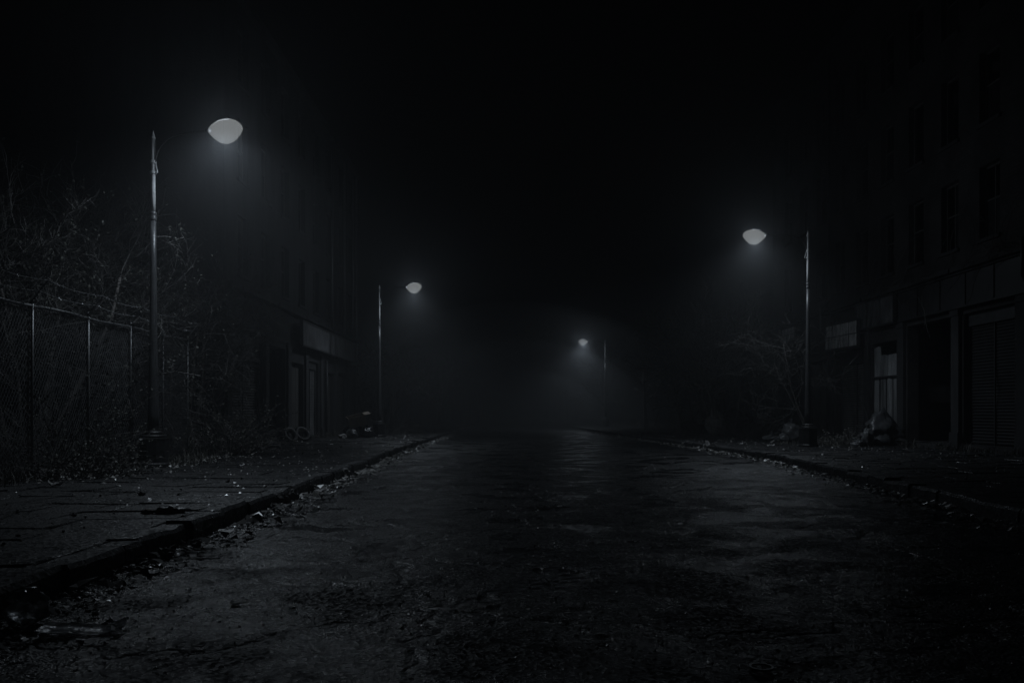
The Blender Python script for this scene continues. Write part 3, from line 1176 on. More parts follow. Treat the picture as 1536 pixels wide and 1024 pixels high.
z = PV - .03
TG = 'bare trees beside the street'
make_tree('bare_tree', 'tangled many-stemmed bare tree behind the fence left of the nearest lamp pole', (-9.3, 16.8, z), 6.8, 31, (10, 9, 9), .055, .006, .30, (.35, 2), (.12, .05), TG, 5)
make_tree('bare_tree', 'leafy many-stemmed tree behind the fence at the left edge', (-9.8, 13.2, z), 6.6, 32, (10, 9, 8), .055, .006, .30, (.6, 3), (.1, .1), TG, 5)
make_tree('bare_tree', 'crooked bare thicket between the fence end and the rendered building', (-8.5, 21.6, z), 6.2, 33, (10, 9, 9), .05, .0065, .32, (.2, 2), (.1, -.1), TG, 5)
make_tree('bare_tree', 'speckled leafy tree deep behind the fence', (-13.0, 17.5, z), 7.0, 34, (9, 8, 8), .15, .006, .3, (.5, 3), (.05, 0), TG)
make_tree('bare_tree', 'tall dark bare tree behind the fence, near its barbed end', (-10.6, 19.6, z), 7.2, 39, (10, 9, 8), .13, .006, .34, None, (.08, 0), TG)
make_tree('bare_tree', 'spindly bare tree behind the second lamp pole on the left', (-7.2, 47.5, z), 6.0, 35, (8, 8, 6), .05, .010, .32, None, (.1, -.05), TG, 4)
make_tree('bare_tree', 'broad bare tree at the end of the brick shops, beside their far sign', (10.4, 42.2, z), 8.0, 36, (9, 8, 7), .07, .008, .32, None, (-.14, 0), TG, 5)
make_tree('bare_tree', 'thin bare sapling growing behind the lamp pole by the brick shops', (10.9, 30.8, z), 6.3, 37, (8, 7, 6), .035, .006, .36, None, (-.06, -.06), TG, 2)
make_tree('bare_tree', 'wide twisted bare tree in haze right of the farthest lamp', (10.2, 50.0, z), 9.0, 38, (9, 8, 7), .09, .011, .3, None, (-.1, 0), TG, 4)
# dim ones farther along, each with its own place
far = [(-7.6, 54, 6.8, 41, 'hazy bare tree just beyond the spindly left tree'), (-8.6, 63, 8.0, 42, 'hazy tall bare tree midway down the left roadside'),
       (-6.2, 74, 7.5, 43, 'faint bare tree far down the left roadside'), (-8.0, 88, 9.0, 44, 'very faint bare tree last on the left roadside'),
       (9.3, 60, 7.0, 45, 'hazy bare tree just behind the farthest lamp pole'), (12.6, 57, 8.5, 46, 'hazy tall bare tree set back right of the farthest lamp'),
       (8.0, 74, 7.5, 47, 'faint bare tree beyond the farthest lamp'), (9.5, 90, 9.0, 48, 'very faint bare tree last on the right roadside')]
for (x, y, h, sd, lab) in far:
    make_tree('bare_tree', lab, (x, y, z), h, sd, (8, 7, 5), .16, .016, .28, None, (-.05 if x > 0 else .05, 0), TG)

# a far wood that closes the street in the mist
rg = random.Random(77)
wd = MB()
for i in range(70):
    x, y = rg.uniform(-48, 48), rg.uniform(108, 175)
    if abs(x - 1) < 4.5 and y < 150:
        continue
    cr = MB()
    grow(wd, wd, Vector((x, y, 0)), Vector((0, 0, 1)), rg.uniform(4.5, 7), .2, 0, 2, rg, .03, (8, 8), .3)
tag(wd.build('distant_woods', M['bark']), 'distant bare woods closing the road in mist', 'woods', kind='stuff')


def shrub(name, label, loc, h, w, n, seed, leafn=3, m_leaf='leaf', lean=0.0):
    rg = random.Random(seed)
    t = thing(name, label, 'shrub', loc, 0, 'overgrown shrubs by the fence and shops')
    s_, l_ = MB(), MB()
    for i in range(n):
        a = rg.uniform(0, 2 * math.pi)
        rr = w * math.sqrt(rg.random()) * .5
        p = Vector((rr * math.cos(a) * .7, rr * math.sin(a) * .7, -.04))
        out = Vector((math.cos(a) * .7 + lean, math.sin(a) * .7, rg.uniform(.5, 1.7))).normalized()
        L = h * rg.uniform(.5, 1.15)
        pts = [p]
        d = out
        for k in range(6):
            d = (d + Vector((rg.gauss(0, .2), rg.gauss(0, .2), rg.gauss(0, .15) - .10))).normalized()
            pts.append(pts[-1] + d * L / 6)
        pts = [q if q.z > -.05 else Vector((q.x, q.y, .02)) for q in pts]
        s_.tube(pts, [.009, .008, .007, .006, .0055, .005, .004], 3, False)
        for _ in range(leafn * 4):
            k = rg.uniform(1.2, 6)
            c = pts[int(k)].lerp(pts[min(6, int(k) + 1)], k % 1)
            u = (Vector((rg.gauss(0, 1), rg.gauss(0, 1), rg.gauss(.1, .8))).normalized()) * rg.uniform(.03, .065)
            v = u.orthogonal().normalized() * u.length * .35
            l_.quad(c, c + u * .5 - v, c + u, c + u * .5 + v)
    so_ = s_.build('stems', M['twig'], t)
    l_.build('foliage', M[m_leaf], t)
    return t


shrub('shrub', 'spiky overgrown shrub at the end post of the chain link fence', (-6.9, 20.9, z), 1.8, 1.6, 260, 51, 3, 'drygrass')
shrub('shrub', 'wild shrub spilling over the fence foot just left of the nearest lamp base', (-7.75, 15.2, z), 1.5, 1.2, 190, 52, 3)
shrub('shrub', 'low scrubby shrub at the fence foot near the left edge', (-6.9, 13.7, z), .85, 1.8, 190, 53, 3, 'drygrass')
shrub('shrub', 'dark climbing shrub tangled high in the fence mesh', (-7.75, 14.2, z), 2.6, 1.5, 90, 54, 4)
shrub('shrub', 'scrubby shrub between debris and tree before the far square sign', (9.7, 36.5, z), 1.5, 1.8, 90, 55, 2)
shrub('shrub', 'low weedy shrub at the foot of the lamp by the brick shops', (10.6, 28.0, z), .75, 1.5, 110, 56, 3, 'drygrass')
shrub('shrub', 'thin dry shrub just right of the second lamp base on the left', (-5.35, 38.6, z), 1.6, .9, 36, 57, 1)
shrub('shrub', 'sprawling dim shrub under the broad tree on the right', (9.5, 43.5, z), 1.7, 2.2, 90, 58, 2)
# bare creeper over the brick front
vn = thing('creeper', 'bare creeper stems trailing over the cornice and upper brick wall', 'creeper', (12.3, 26, 5.1))
vb = MB()
rg = random.Random(66)
for i in range(46):
    p = Vector((rg.uniform(-.1, .05), rg.uniform(-5.5, 9), rg.uniform(-.05, .15)))
    pts = [p]
    d = Vector((0, rg.uniform(-1, 1), rg.uniform(-.35, 1))).normalized()
    for k in range(9):
        d = (d + Vector((0, rg.gauss(0, .4), rg.gauss(-.06, .3)))).normalized()
        q = pts[-1] + d * rg.uniform(.18, .35)
        q.x = rg.uniform(.08, .15) if q.z > .12 else rg.uniform(-.25, -.2)
        pts.append(q)
    vb.tube(pts, [.013 - .001 * k for k in range(10)], 3, False)
vb.build('stems', M['twig'], vn)

# grass and weeds (nobody could count the blades)
rg = random.Random(88)
gb = MB()


def tuft(x, y, zz, h, n):
    for _ in range(n):
        a = rg.uniform(0, 6.28)
        p = Vector((x + rg.gauss(0, .09), y + rg.gauss(0, .09), zz - .02))
        hh = h * rg.uniform(.5, 1.2)
        o = Vector((math.cos(a), math.sin(a), 0))
        sd = Vector((-o.y, o.x, 0)) * rg.uniform(.004, .009)
        m1 = p + o * hh * .18 + Vector((0, 0, hh * .6))
        m2 = p + o * hh * rg.uniform(.4, .8) + Vector((0, 0, hh * rg.uniform(.65, 1)))
        k = len(gb.v)
        gb.v += [p - sd, p + sd, m1 + sd * .8, m1 - sd * .8, m2]
        gb.f += [(k, k + 1, k + 2, k + 3), (k + 3, k + 2, k + 4)]


for _ in range(260):
    tuft(rg.gauss(-7.2, .16), rg.uniform(9, 22), PV, rg.uniform(.12, .4), 9)
for _ in range(70):
    tuft(rg.gauss(-6.7, .25), rg.uniform(16.6, 18.6), PV, rg.uniform(.1, .25), 9)
for _ in range(160):
    tuft(rg.gauss(-7.9, .2), rg.uniform(22, 60), PV, rg.uniform(.1, .4), 9)
for _ in range(240):
    tuft(rg.gauss(12.0, .25), rg.uniform(18, 42), PV, rg.uniform(.1, .32), 9)
for _ in range(60):
    tuft(rg.gauss(9.6, .5), rg.uniform(26.3, 29), PV, rg.uniform(.1, .3), 9)
for _ in range(220):
    y = rg.uniform(38, 85)
    tuft(rg.choice((-7.2, 8.8, 10.5)) + rg.gauss(0, .6), y, PV, rg.uniform(.15, .6), 10)
tag(gb.build('weeds', M['drygrass']), 'dry weeds growing along fence foot and walls', 'weeds', kind='stuff')

# fallen leaves and scraps in the gutters
lb_ = MB()


def scrap(x, y, zz, s):
    a = rg.uniform(0, 6.28)
    u = Vector((math.cos(a), math.sin(a), rg.gauss(0, .25))) * s
    v = Vector((-math.sin(a), math.cos(a), rg.gauss(0, .35))) * s * rg.uniform(.35, .8)
    c = Vector((x, y, zz + s * .45))
    k = len(lb_.v)
    up = Vector((0, 0, s * rg.uniform(.1, .5)))
    lb_.v += [c - u, c - v + up, c + v + up, c + u]
    lb_.f += [(k, k + 1, k + 2), (k + 1, k + 3, k + 2)]


for _ in range(3600):
    y = 4 + 44 * rg.random() ** 1.3
    scrap(LX(y) + .04 + abs(rg.gauss(0, .24)) * (1 + .5 * noise.noise(Vector((y * .8, 0, 0)))), y, 0, rg.uniform(.012, .034) * (1.7 if rg.random() < .12 else 1))
for _ in range(3200):
    y = 8 + 46 * rg.random() ** 1.2
    scrap(RX(y) - .04 - abs(rg.gauss(0, .24)), y, 0, rg.uniform(.012, .038) * (1.7 if rg.random() < .14 else 1))
for _ in range(1300):
    y = rg.uniform(6, 45)
    scrap(rg.uniform(-7.2, LX(y) - .1), y, PV + .005, rg.uniform(.012, .035))
for _ in range(500):
    scrap(rg.gauss(-6.7, .4), rg.uniform(12.5, 20), PV + .01, rg.uniform(.015, .05))
for _ in range(1600):
    y = rg.uniform(14, 50)
    scrap(rg.uniform(RX(y) + .3, 12.0), y, PV + .005, rg.uniform(.012, .04))
for _ in range(300):
    y = rg.uniform(4, 40)
    scrap(rg.uniform(-2.6, 5), y, 0, rg.uniform(.008, .02))
for _ in range(170):
    y = 5.5 + 30 * rg.random() ** 1.2
    scrap(LX(y) + .06 + abs(rg.gauss(0, .22)), y, 0, rg.uniform(.04, .10))
for _ in range(110):
    y = 9 + 36 * rg.random()
    scrap(RX(y) - .06 - abs(rg.gauss(0, .22)), y, 0, rg.uniform(.04, .085))
for _ in range(90):
    y = rg.uniform(18, 55)
    scrap(rg.choice((rg.uniform(-7.6, LX(y) - .4), rg.uniform(RX(y) + .4, 11.5))), y, PV + .01, rg.uniform(.04, .08))
tag(lb_.build('leaf_litter', M['litter']), 'fallen leaves and scraps in gutters and on pavement', 'litter', kind='stuff')


cb = MB()
for _ in range(520):
    left = rg.random() < .55
    if left:
        y = 4.5 + 44 * rg.random() ** 1.2
        p = Vector((LX(y) + .05 + abs(rg.gauss(0, .16)), y, 0))
    else:
        y = 9 + 50 * rg.random()
        p = Vector((RX(y) - .05 - abs(rg.gauss(0, .2)), y, 0))
    if rg.random() < .25:
        p.x += (-1 if left else 1) * rg.uniform(.5, 3)
        p.z = PV
    s_ = rg.uniform(.012, .03) * (1.9 if rg.random() < .12 else 1)
    cb.blob(s_, s_ * rg.uniform(.6, 1), s_ * rg.uniform(.5, .95), .8, 1.7, rg.random() * 50, 7, 5, p + Vector((0, 0, s_ * .5)), False)
tag(cb.build('rubble', M['rubble']), 'crumbled concrete bits strewn along both kerbs', 'rubble', kind='stuff')
gr = MB()
for _ in range(26000):
    y = 3.2 + 22 * rg.random() ** 1.7
    x = rg.uniform(LX(y) + .05, RX(y) - .05)
    dn = noise.noise(Vector((x * .5, y * .5, 7)))
    if rg.random() > .55 + dn * 1.3:
        continue
    s_ = rg.uniform(.004, .0115)
    zz = road_h(x, y) - .001
    a = rg.uniform(0, 6.28)
    k = len(gr.v)
    for q in range(4):
        gr.v.append(Vector((x + math.cos(a + q * 1.57) * s_ * rg.uniform(.7, 1.3), y + math.sin(a + q * 1.57) * s_ * rg.uniform(.7, 1.3), zz)))
    gr.v.append(Vector((x + rg.gauss(0, s_ * .35), y + rg.gauss(0, s_ * .35), zz + s_ * rg.uniform(.4, 1.1))))
    for q in range(4):
        gr.f.append((k + q, k + (q + 1) % 4, k + 4))
tag(gr.build('gravel', M['grit']), 'loose wet chippings scattered over the asphalt', 'gravel', kind='stuff')


# ---------------------------------------------------------------- rubbish
def ground_at(px, py, road=True):
    h = CAMZ if road else CAMZ - PV
    Y = F * h / (py - 620)
    return Vector(((px - 768) / F * Y, Y, 0 if road else PV))


def rock(label, p, s, seed, m='rubble', name='concrete_chunk', cat='rubble', group='broken concrete lumps', asp=(1, .8, .7)):
    b = MB()
    b.blob(s * asp[0], s * asp[1], s * asp[2], .55, 1.5, seed, 12, 8, Vector((0, 0, s * asp[2] * .55)))
    o = b.build(name, M[m], None, False, p)
    o.rotation_euler = (0, 0, seed * 1.7)
    return tag(o, label, cat, group)


def bag(label, p, sx, sy, sz, seed, m='bagblack', name='rubbish_bag', group='rubbish bags'):
    t = thing(name, label, 'rubbish bag', p, seed * .9, group)
    b = MB()
    b.blob(sx, sy, sz, .35, 1.6, seed, 26, 18, Vector((0, 0, sz * .8)), crease=.35)
    b.build('sack', M[m], t, True)
    k = MB()
    k.lathe([(.015, 0), (.03, .03), (.02, .05), (.05, .10), (.065, .13), (.03, .125)], 9, Vector((0, 0, sz * 1.62)))
    k.build('knot', M[m], t, True)
    return t


def sheet(name, label, p, w, l, rz, m, cat, group, seed, curl=.03, thick=.004, tilt=(0, 0)):
    b = MB()
    n = 7
    top, bot = [], []
    for i in range(n + 1):
        for j in range(n + 1):
            x, y = (i / n - .5) * w, (j / n - .5) * l
            e = 1 - .12 * abs(noise.noise(Vector((i * .9, j * .9, seed))))
            zz = curl * (noise.noise(Vector((x / w * 2.2, y / l * 2.2, seed))) + .55) + curl * .8 * (abs(x / w) * 2) ** 3
            top.append(Vector((x * e, y * e, zz + thick)))
            bot.append(Vector((x * e, y * e, zz)))
    b.v = top + bot
    N = (n + 1) ** 2
    for i in range(n):
        for j in range(n):
            a = i * (n + 1) + j
            b.f.append((a, a + n + 1, a + n + 2, a + 1))
            b.f.append((N + a, N + a + 1, N + a + n + 2, N + a + n + 1))
    for i in range(n):
        for (a, c) in ((i, i + 1), (n * (n + 1) + i + 1, n * (n + 1) + i), ((i + 1) * (n + 1), i * (n + 1)), (i * (n + 1) + n, (i + 1) * (n + 1) + n)):
            b.f.append((a, c, N + c, N + a))
    o = b.build(name, M[m], None, False, p)
    o.rotation_euler = (tilt[0], tilt[1], rz)
    return tag(o, label, cat, group)


PG = 'scraps of paper and packaging'
CG = 'broken concrete lumps'
g = ground_at
# left gutter, near to far
t = thing('plastic_bag', 'crumpled clear plastic bag in the gutter at the bottom left corner', 'plastic bag', g(40, 935))
b = MB(); b.blob(.115, .10, .10, .4, 1.8, 3, 26, 18, Vector((0, 0, .085)), crease=.45); b.build('sack', M['plastic'], t, True)
b = MB(); b.lathe([(.012, 0), (.02, .015), (.014, .03), (.035, .05), (.03, .055)], 9, Vector((.02, .0, .145))); b.build('knot', M['plastic'], t, True)
sheet('plastic_sheet', 'torn thin plastic sheet lying flat on the road near the clear bag', g(125, 948), .42, .20, .25, 'plastic', 'packaging', PG, 2, .03)
sheet('torn_paper', 'small pale paper strip on the road beyond the flat plastic sheet', g(358, 906), .10, .05, .1, 'paper', 'paper', PG, 3, .01)
sheet('torn_paper', 'small pale paper strip on the asphalt nearest the bottom edge', g(298, 969), .07, .05, .4, 'paper', 'paper', PG, 4, .01)
rock('round pale lump of concrete against the left kerb beside flat paper strips', g(250, 836), .072, 1)
rock('tiny concrete lump between the round lump and the paper strips', g(276, 822), .03, 2)
sheet('torn_paper', 'long flat pale paper strip lying beside the round concrete lump', g(297, 835), .36, .07, .12, 'paper', 'paper', PG, 5, .015)
sheet('torn_paper', 'thinner pale strip just behind the long flat paper strip', g(300, 825), .20, .035, .05, 'paper', 'paper', PG, 6, .012)
sheet('torn_paper', 'curled scrap standing at the kerb above the long paper strip', g(279, 817), .08, .06, .8, 'paper', 'paper', PG, 7, .03)
rock('leaning flat concrete shard lowest of the three lumps on left kerb edge', g(410, 762), .06, 3, asp=(1.3, .6, .8))
rock('pyramid shaped concrete lump in the middle of three by the left kerb', g(422, 756), .085, 4, asp=(1, .8, 1))
rock('upright pale concrete lump farthest of the three by the left kerb', g(440, 751), .085, 5, asp=(.9, .8, 1.1))
rock('small pale concrete chunk in left gutter past the three lumps', g(476, 734), .07, 6)
rock('upright concrete chunk in left gutter before the second lamp', g(518, 716), .10, 7, asp=(.8, .8, 1.1))
sheet('torn_paper', 'pale folded paper in the left gutter past the three lumps', g(487, 741), .26, .08, .2, 'paper', 'paper', PG, 8, .02)
sheet('torn_paper', 'flat pale scrap on the road opposite the three lumps', g(478, 748), .20, .06, .1, 'paper', 'paper', PG, 9, .012)
# left pavement
t = thing('crumpled_rag', 'dark crumpled rag on the left pavement before the nearest lamp', 'rag', g(253, 770, False))
b = MB(); b.blob(.17, .10, .05, .6, 2.2, 8, 22, 12, Vector((0, 0, .03)), crease=.4); b.build('cloth', M['tarp'], t, True)
b = MB(); b.blob(.06, .05, .03, .5, 2.2, 9, 14, 8, Vector((-.2, -.03, .02)), crease=.4); b.build('torn_end', M['card'], t, True)
for k, (px, py, w_, rz, lab) in enumerate(((196, 713, .42, .5, 'pale splintered board lying at the foot of the nearest lamp'), (184, 709, .30, .2, 'short split board behind the pale splintered board'),
                                      (206, 719, .25, -.1, 'thin pale lath in front of the splintered board'), (335, 690, .3, .3, 'short pale board by the shrub at fence end'))):
    o = MB().box(-w_ / 2, w_ / 2, -.03, .03, .004, .022).build('broken_board', M['wood'], None, False, g(px, py, False) + Vector((0, 0, .015)))
    o.rotation_euler = (0, .04 * (k - 1), rz)
    tag(o, lab, 'board', 'broken boards on the pavement')
sheet('torn_paper', 'faint curled paper on the left pavement at the picture edge', g(84, 729, False), .20, .1, .3, 'paper', 'paper', PG, 11, .05)
sheet('torn_paper', 'faint paper scrap on pavement left of the curled one', g(22, 720, False), .16, .08, -.5, 'paper', 'paper', PG, 12, .04)
sheet('torn_paper', 'bright scrap on left pavement below the fence end shrub', g(337, 683, False), .11, .06, 0, 'paper', 'paper', PG, 13, .02)
sheet('torn_paper', 'bright scrap right of the short board on left pavement', g(362, 699, False), .12, .07, .7, 'paper', 'paper', PG, 14, .03)
# heap before the left building
o = sheet('tarpaulin', 'sagging grey tarpaulin draped over the heap by the left building corner', at(375, 24.6, z=.42), 1.5, 1.3, .3, 'tarp', 'tarpaulin', None, 15, .22, .01, (.25, .2))
rock('broad dark lump under the sagging tarpaulin', at(372, 24.6, z=PV), .5, 21, asp=(1.1, .8, .75))
rock('tilted slab lump at the right end of the tarpaulin heap', at(402, 25.2, z=PV), .27, 22, asp=(1.2, .7, 1.1))
rock('low rounded lump in front of the tarpaulin heap', at(407, 24.3, z=PV), .24, 23, asp=(1.4, .9, .8))
rock('small lump left in front of the tarpaulin heap', at(388, 23.6, z=PV), .17, 24)


def tyre(label, p, rot):
    t = thing('old_tyre', label, 'tyre', p, 0, 'discarded tyres by the left shops')
    t.rotation_euler = rot
    b = MB()
    n, k = 28, 10
    for i in range(n):
        a = 2 * math.pi * i / n
        for j in range(k):
            c = 2 * math.pi * j / k
            rr = .25 + .075 * math.cos(c)
            b.v.append(Vector((rr * math.cos(a), rr * math.sin(a), .09 * math.copysign(abs(math.sin(c)) ** .7, math.sin(c)))))
    for i in range(n):
        for j in range(k):
            b.f.append((i * k + j, ((i + 1) % n) * k + j, ((i + 1) % n) * k + (j + 1) % k, i * k + (j + 1) % k))
    b.build('tread', M['rubber'], t, True)
    b = MB()
    for i in range(n):
        a = 2 * math.pi * i / n
        for (rr, zz) in ((.18, .06), (.195, .085), (.195, -.085), (.18, -.06)):
            b.v.append(Vector((rr * math.cos(a), rr * math.sin(a), zz)))
    for i in range(n):
        for j in range(4):
            b.f.append((i * 4 + j, i * 4 + (j + 1) % 4, ((i + 1) % n) * 4 + (j + 1) % 4, ((i + 1) % n) * 4 + j))
    b.build('rim', M['iron'], t, True)
    return t


tyre('old tyre leaning by the wooden doors, nearer to the slatted shutter', at(453, 31.5, z=PV + .24), (R(52), R(25), R(30)))
tyre('old tyre leaning by the wooden doors, nearer to the tarpaulin heap', at(435, 31.0, z=PV + .22), (R(58), R(-20), R(70)))
# heap by the second lamp
bx_ = thing('cardboard_box', 'open battered box tipped over on the bags left of the second lamp', 'box', at(536, 36.0, z=.66), R(20))
bx_.rotation_euler = (R(10), R(-14), R(20))
b = MB(); b.box(-.36, .36, -.28, .28, 0, .02); b.box(-.36, .36, -.28, -.262, .021, .42); b.box(-.36, .36, .262, .28, .021, .42); b.box(-.36, -.342, -.261, .261, .021, .42); b.box(.342, .36, -.261, .261, .021, .42)
b.build('carton', M['card'], bx_)
b = MB(); b.box(.36, .60, -.27, .27, .40, .412, Matrix.Translation((0, 0, 0)))
b.build('flap', M['card'], bx_)
bag('fat black bag under the tipped box left of the second lamp', at(530, 36.1, z=PV), .48, .4, .34, 2)
bag('small grey bag in front of the tipped box', at(528, 35.2, z=PV), .26, .22, .2, 3, 'baggrey')
bag('black bag between the tipped box and the second lamp base', at(550, 36.2, z=PV), .36, .3, .24, 4)
rock('curved broken lump at the left foot of the bag heap', at(515, 35.0, z=PV), .22, 25, asp=(1.6, .8, .5))
# right gutter
rock('upright pale chunk on the right kerb edge left of the brick shops', g(1061, 674), .16, 31, asp=(.9, .8, 1.05))
rock('low pale chunk in the right gutter left of the upright chunk', g(1031, 668), .20, 32, asp=(1.3, .8, .55))
rock('tiny bright chunk in the right gutter nearest the lamp', g(1093, 679), .07, 33)
rock('small pale stone in the right gutter before the kerb joint', g(1117, 683), .08, 34, asp=(1.3, .8, .6))
sheet('torn_paper', 'bright folded paper on the right pavement left of the lamp base', g(1158, 669, False), .16, .10, .1, 'paper', 'paper', PG, 41, .04)
rock('small pale lump just behind the bright folded paper', g(1158, 664, False), .055, 35)
sheet('torn_paper', 'flat pale paper on right pavement beyond the kerb end chunk', g(1111, 666, False), .14, .09, .1, 'paper', 'paper', PG, 42, .03)
sheet('torn_paper', 'pale wrapper lying on the right kerb halfway to the edge', g(1345, 716, False), .26, .06, -.4, 'paper', 'paper', PG, 43, .02)
sheet('torn_paper', 'pale wrapper in the right gutter under the long kerb', g(1352, 742), .22, .07, -.3, 'paper', 'paper', PG, 44, .02)
sheet('torn_paper', 'thin pale strip in the gutter left of the wrapper', g(1312, 728), .2, .06, -.3, 'paper', 'paper', PG, 45, .02)
sheet('torn_paper', 'pale strip in the right gutter nearest the lamp base', g(1240, 705), .22, .06, -.3, 'paper', 'paper', PG, 46, .02)
sheet('metal_plate', 'flat worn metal plate on the pavement at the right edge', g(1498, 701, False), .42, .3, .1, 'galv', 'metal plate', None, 47, .01, .012)
sheet('torn_paper', 'dim flat strip on the road below the right kerb', g(1400, 786), .30, .05, .1, 'paper', 'paper', PG, 48, .015)
sheet('torn_paper', 'dim curved strip on the road nearest the right edge', g(1450, 770), .26, .04, -.2, 'paper', 'paper', PG, 49, .02)
sheet('torn_paper', 'dull flattened carton on the asphalt at lower right', g(1360, 912), .16, .06, 0, 'card', 'packaging', PG, 50, .012)
bt = thing('glass_bottle', 'small upright bottle on the pavement before the right hand shutters', 'bottle', g(1447, 690, False))
b = MB(); b.lathe([(.03, 0), (.034, .005), (.034, .13), (.028, .16), (.014, .19), (.013, .235), (.016, .24), (.016, .25)], 14); b.build('body', M['plastic'], bt, True)
b = MB(); b.lathe([(.0165, .25), (.0165, .262), (.01, .266)], 12); b.build('cap', M['galv'], bt, True)
rng_lid = MB()
for i in range(24):
    a = 2 * math.pi * i / 24
    for (rr, zz) in ((.055, .004), (.055, .014), (.045, .014), (.045, .006)):
        rng_lid.v.append(Vector((rr * math.cos(a), rr * math.sin(a), zz)))
for i in range(24):
    for j in range(4):
        rng_lid.f.append((i * 4 + j, i * 4 + (j + 1) % 4, ((i + 1) % 24) * 4 + (j + 1) % 4, ((i + 1) % 24) * 4 + j))
tag(rng_lid.build('can_lid', M['galv'], None, False, g(1142, 1003)), 'thin round lid ring on the asphalt at the bottom edge', 'lid')
# heaps on the right
rock('tilted broken slab on the heap under the hazy right trees', at(1073, 42.0, z=PV), .62, 36, asp=(.6, .7, 1.1))
rock('long dark mound behind the tilted slab', at(1096, 43.5, z=PV), .95, 37, 'clod', 'earth_mound', 'mound', None, (1.4, .8, .75))
rock('small pale boulder left of the tilted slab', at(1046, 45.0, z=PV + .45), .3, 38, asp=(1.1, .8, .6))
rock('low earth mound carrying the small pale boulder', at(1048, 45.3, z=PV), .65, 39, 'clod', 'earth_mound', 'mound', None, (1.4, .9, .7))
bag('tall crumpled grey bag left of the lamp by the brick shops', at(1187, 30.5, z=PV), .34, .3, .42, 11, 'baggrey')
bag('small grey bag lying left of the tall crumpled one', at(1174, 30.2, z=PV), .24, .2, .17, 12, 'baggrey')
bag('flat pale bag lowest in the heap left of the lamp', at(1157, 30.8, z=PV), .32, .22, .14, 13, 'baggrey')
bag('black bag behind the tall crumpled grey bag', at(1180, 32.2, z=PV), .4, .34, .36, 14)
for k, (px, Y, zt_, lean_, lab) in enumerate(((1178, 31.0, 1.15, .35, 'thin pale stick poking up from the grey bags'), (1290, 27.3, 1.55, -.5, 'dark pole leaning across the tarpaulin heap by the sheet door'))):
    p = at(px, Y, z=PV)
    b = MB()
    b.tube([Vector((0, 0, 0)), Vector((lean_ * .5, .02, zt_ * .5)), Vector((lean_, .1, zt_))], .022, 6)
    o = b.build('stick', M['twig' if k == 0 else 'clod'], None, False, p if k == 0 else at(1316, Y, z=PV))
    tag(o, lab, 'stick')
t = thing('tarpaulin_heap', 'peaked dark tarpaulin thrown over rubbish before the corrugated sheet door', 'tarpaulin', at(1322, 27.2, z=PV))
b = MB()
b.blob(.62, .46, .52, .35, 1.5, 4, 34, 22, Vector((.02, 0, .30)), crease=.4)
for k, p in enumerate(b.v):        # the sheet is drawn up to a ridge over whatever stands under it
    q = math.hypot(p.x - .04, p.y * 1.1) / .55
    b.v[k] = p + Vector((0, 0, max(0, 1 - q) ** 1.3 * .40 if p.z > .25 else 0))
b.build('cover', M['tarp'], t, True)
b = MB()
b.blob(.2, .16, .12, .4, 2, 5, 18, 12, Vector((-.42, -.5, .1)), crease=.3)
b.build('loose_corner', M['tarp'], t, True)
bag('pale grey bag slumped at the left foot of the peaked tarpaulin', at(1301, 26.6, z=PV), .22, .2, .33, 15, 'baggrey')
bag('small shiny clear bag at far left foot of the peaked tarpaulin', at(1282, 25.9, z=PV), .15, .12, .09, 16, 'plastic')
bag('small round grey bag behind the shiny clear one', at(1290, 26.4, z=PV), .14, .12, .12, 17, 'baggrey')
rock('dark lump right of the peaked tarpaulin', at(1342, 27.1, z=PV), .3, 40, 'clod', 'earth_mound', 'mound', None, (1.3, .8, .6))

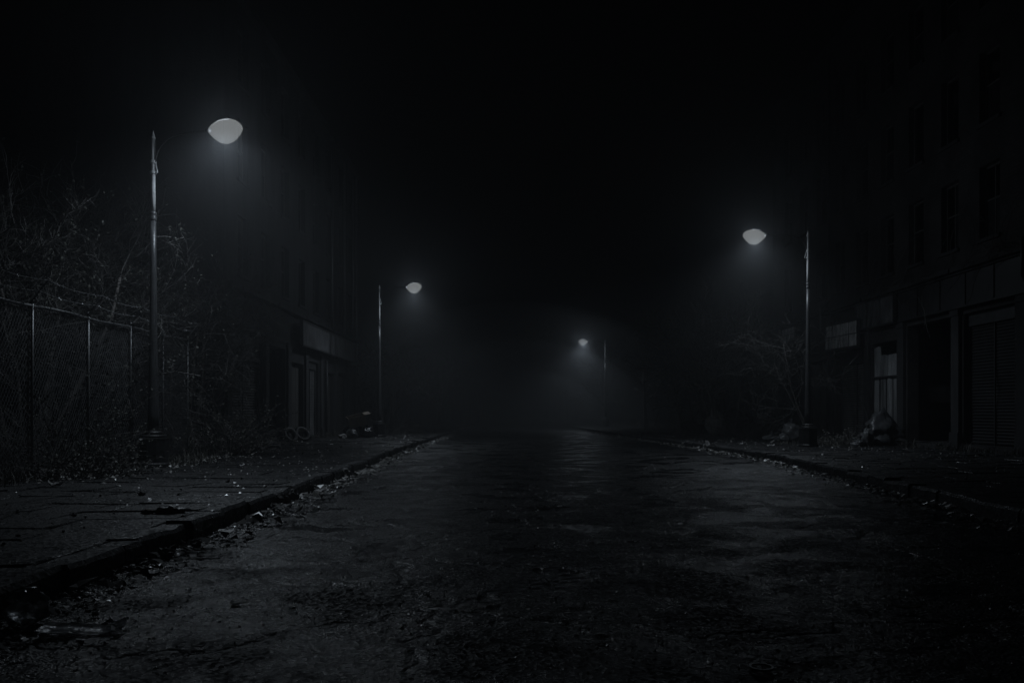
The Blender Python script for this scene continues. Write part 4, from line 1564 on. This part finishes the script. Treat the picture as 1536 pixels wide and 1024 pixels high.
# ---------------------------------------------------------------- haze
hz = MB()
hz.box(-80, 80, -16, 250, -1.2, 16.5)
ho = hz.build('haze', M['dirt'])
tag(ho, kind='stuff')
hm = bpy.data.materials.new('thin_night_mist')
hm.use_nodes = True
nt = hm.node_tree
nt.nodes.clear()
out = nt.nodes.new('ShaderNodeOutputMaterial')
pv = nt.nodes.new('ShaderNodeVolumePrincipled')
pv.inputs['Color'].default_value = (0.93, 0.96, 1.0, 1)
pv.inputs['Density'].default_value = 0.0050
pv.inputs['Anisotropy'].default_value = 0.6
nt.links.new(pv.outputs[0], out.inputs['Volume'])
ho.data.materials.clear()
ho.data.materials.append(hm)

# a low bank of thicker mist lying over the far end of the road, densest in its middle
h2 = hm.copy()
h2.name = 'low_mist_bank'
h2.node_tree.nodes['Principled Volume'].inputs['Density'].default_value = 0.0095
for (rx, ry, rz_, cy) in ((13, 36, 8.5, 68), (10, 30, 6.3, 69), (7, 24, 4.4, 71)):
    mb = MB()
    mb.blob(rx, ry, rz_, 0, 1, 0, 40, 24, Vector((0, 0, 0)), flat=False)
    mo = mb.build('haze', h2, None, True, Vector((0.3, cy, 0.3)))
    tag(mo, kind='stuff')

# ---------------------------------------------------------------- sky, camera, output
w = bpy.data.worlds.new('World')
SC.world = w
w.use_nodes = True
bg = w.node_tree.nodes['Background']
sk = w.node_tree.nodes.new('ShaderNodeTexSky')
sk.sky_type = 'NISHITA'
sk.sun_disc = False
sk.sun_elevation = R(-4)
sk.sun_rotation = R(200)
w.node_tree.links.new(sk.outputs[0], bg.inputs['Color'])
bg.inputs['Strength'].default_value = 0.012

cam = bpy.data.cameras.new('Camera')
co = bpy.data.objects.new('Camera', cam)
COL.objects.link(co)
co.location = (0, 0, CAMZ)
co.rotation_euler = (R(90), 0, 0)
cam.sensor_width = 36
cam.lens = 36 * F / 1536
cam.shift_y = 108 / 1536
cam.clip_start = .05
cam.clip_end = 1000
SC.camera = co
vs = SC.view_settings
vs.view_transform = 'Standard'
vs.look = 'None'
vs.exposure = 0
vs.gamma = 1
SC.cycles.use_denoising = True
SC.cycles.use_adaptive_sampling = False
SC.cycles.max_bounces = 6
SC.cycles.volume_bounces = 0
SC.cycles.sample_clamp_direct = 1.5
SC.cycles.sample_clamp_indirect = 1.0
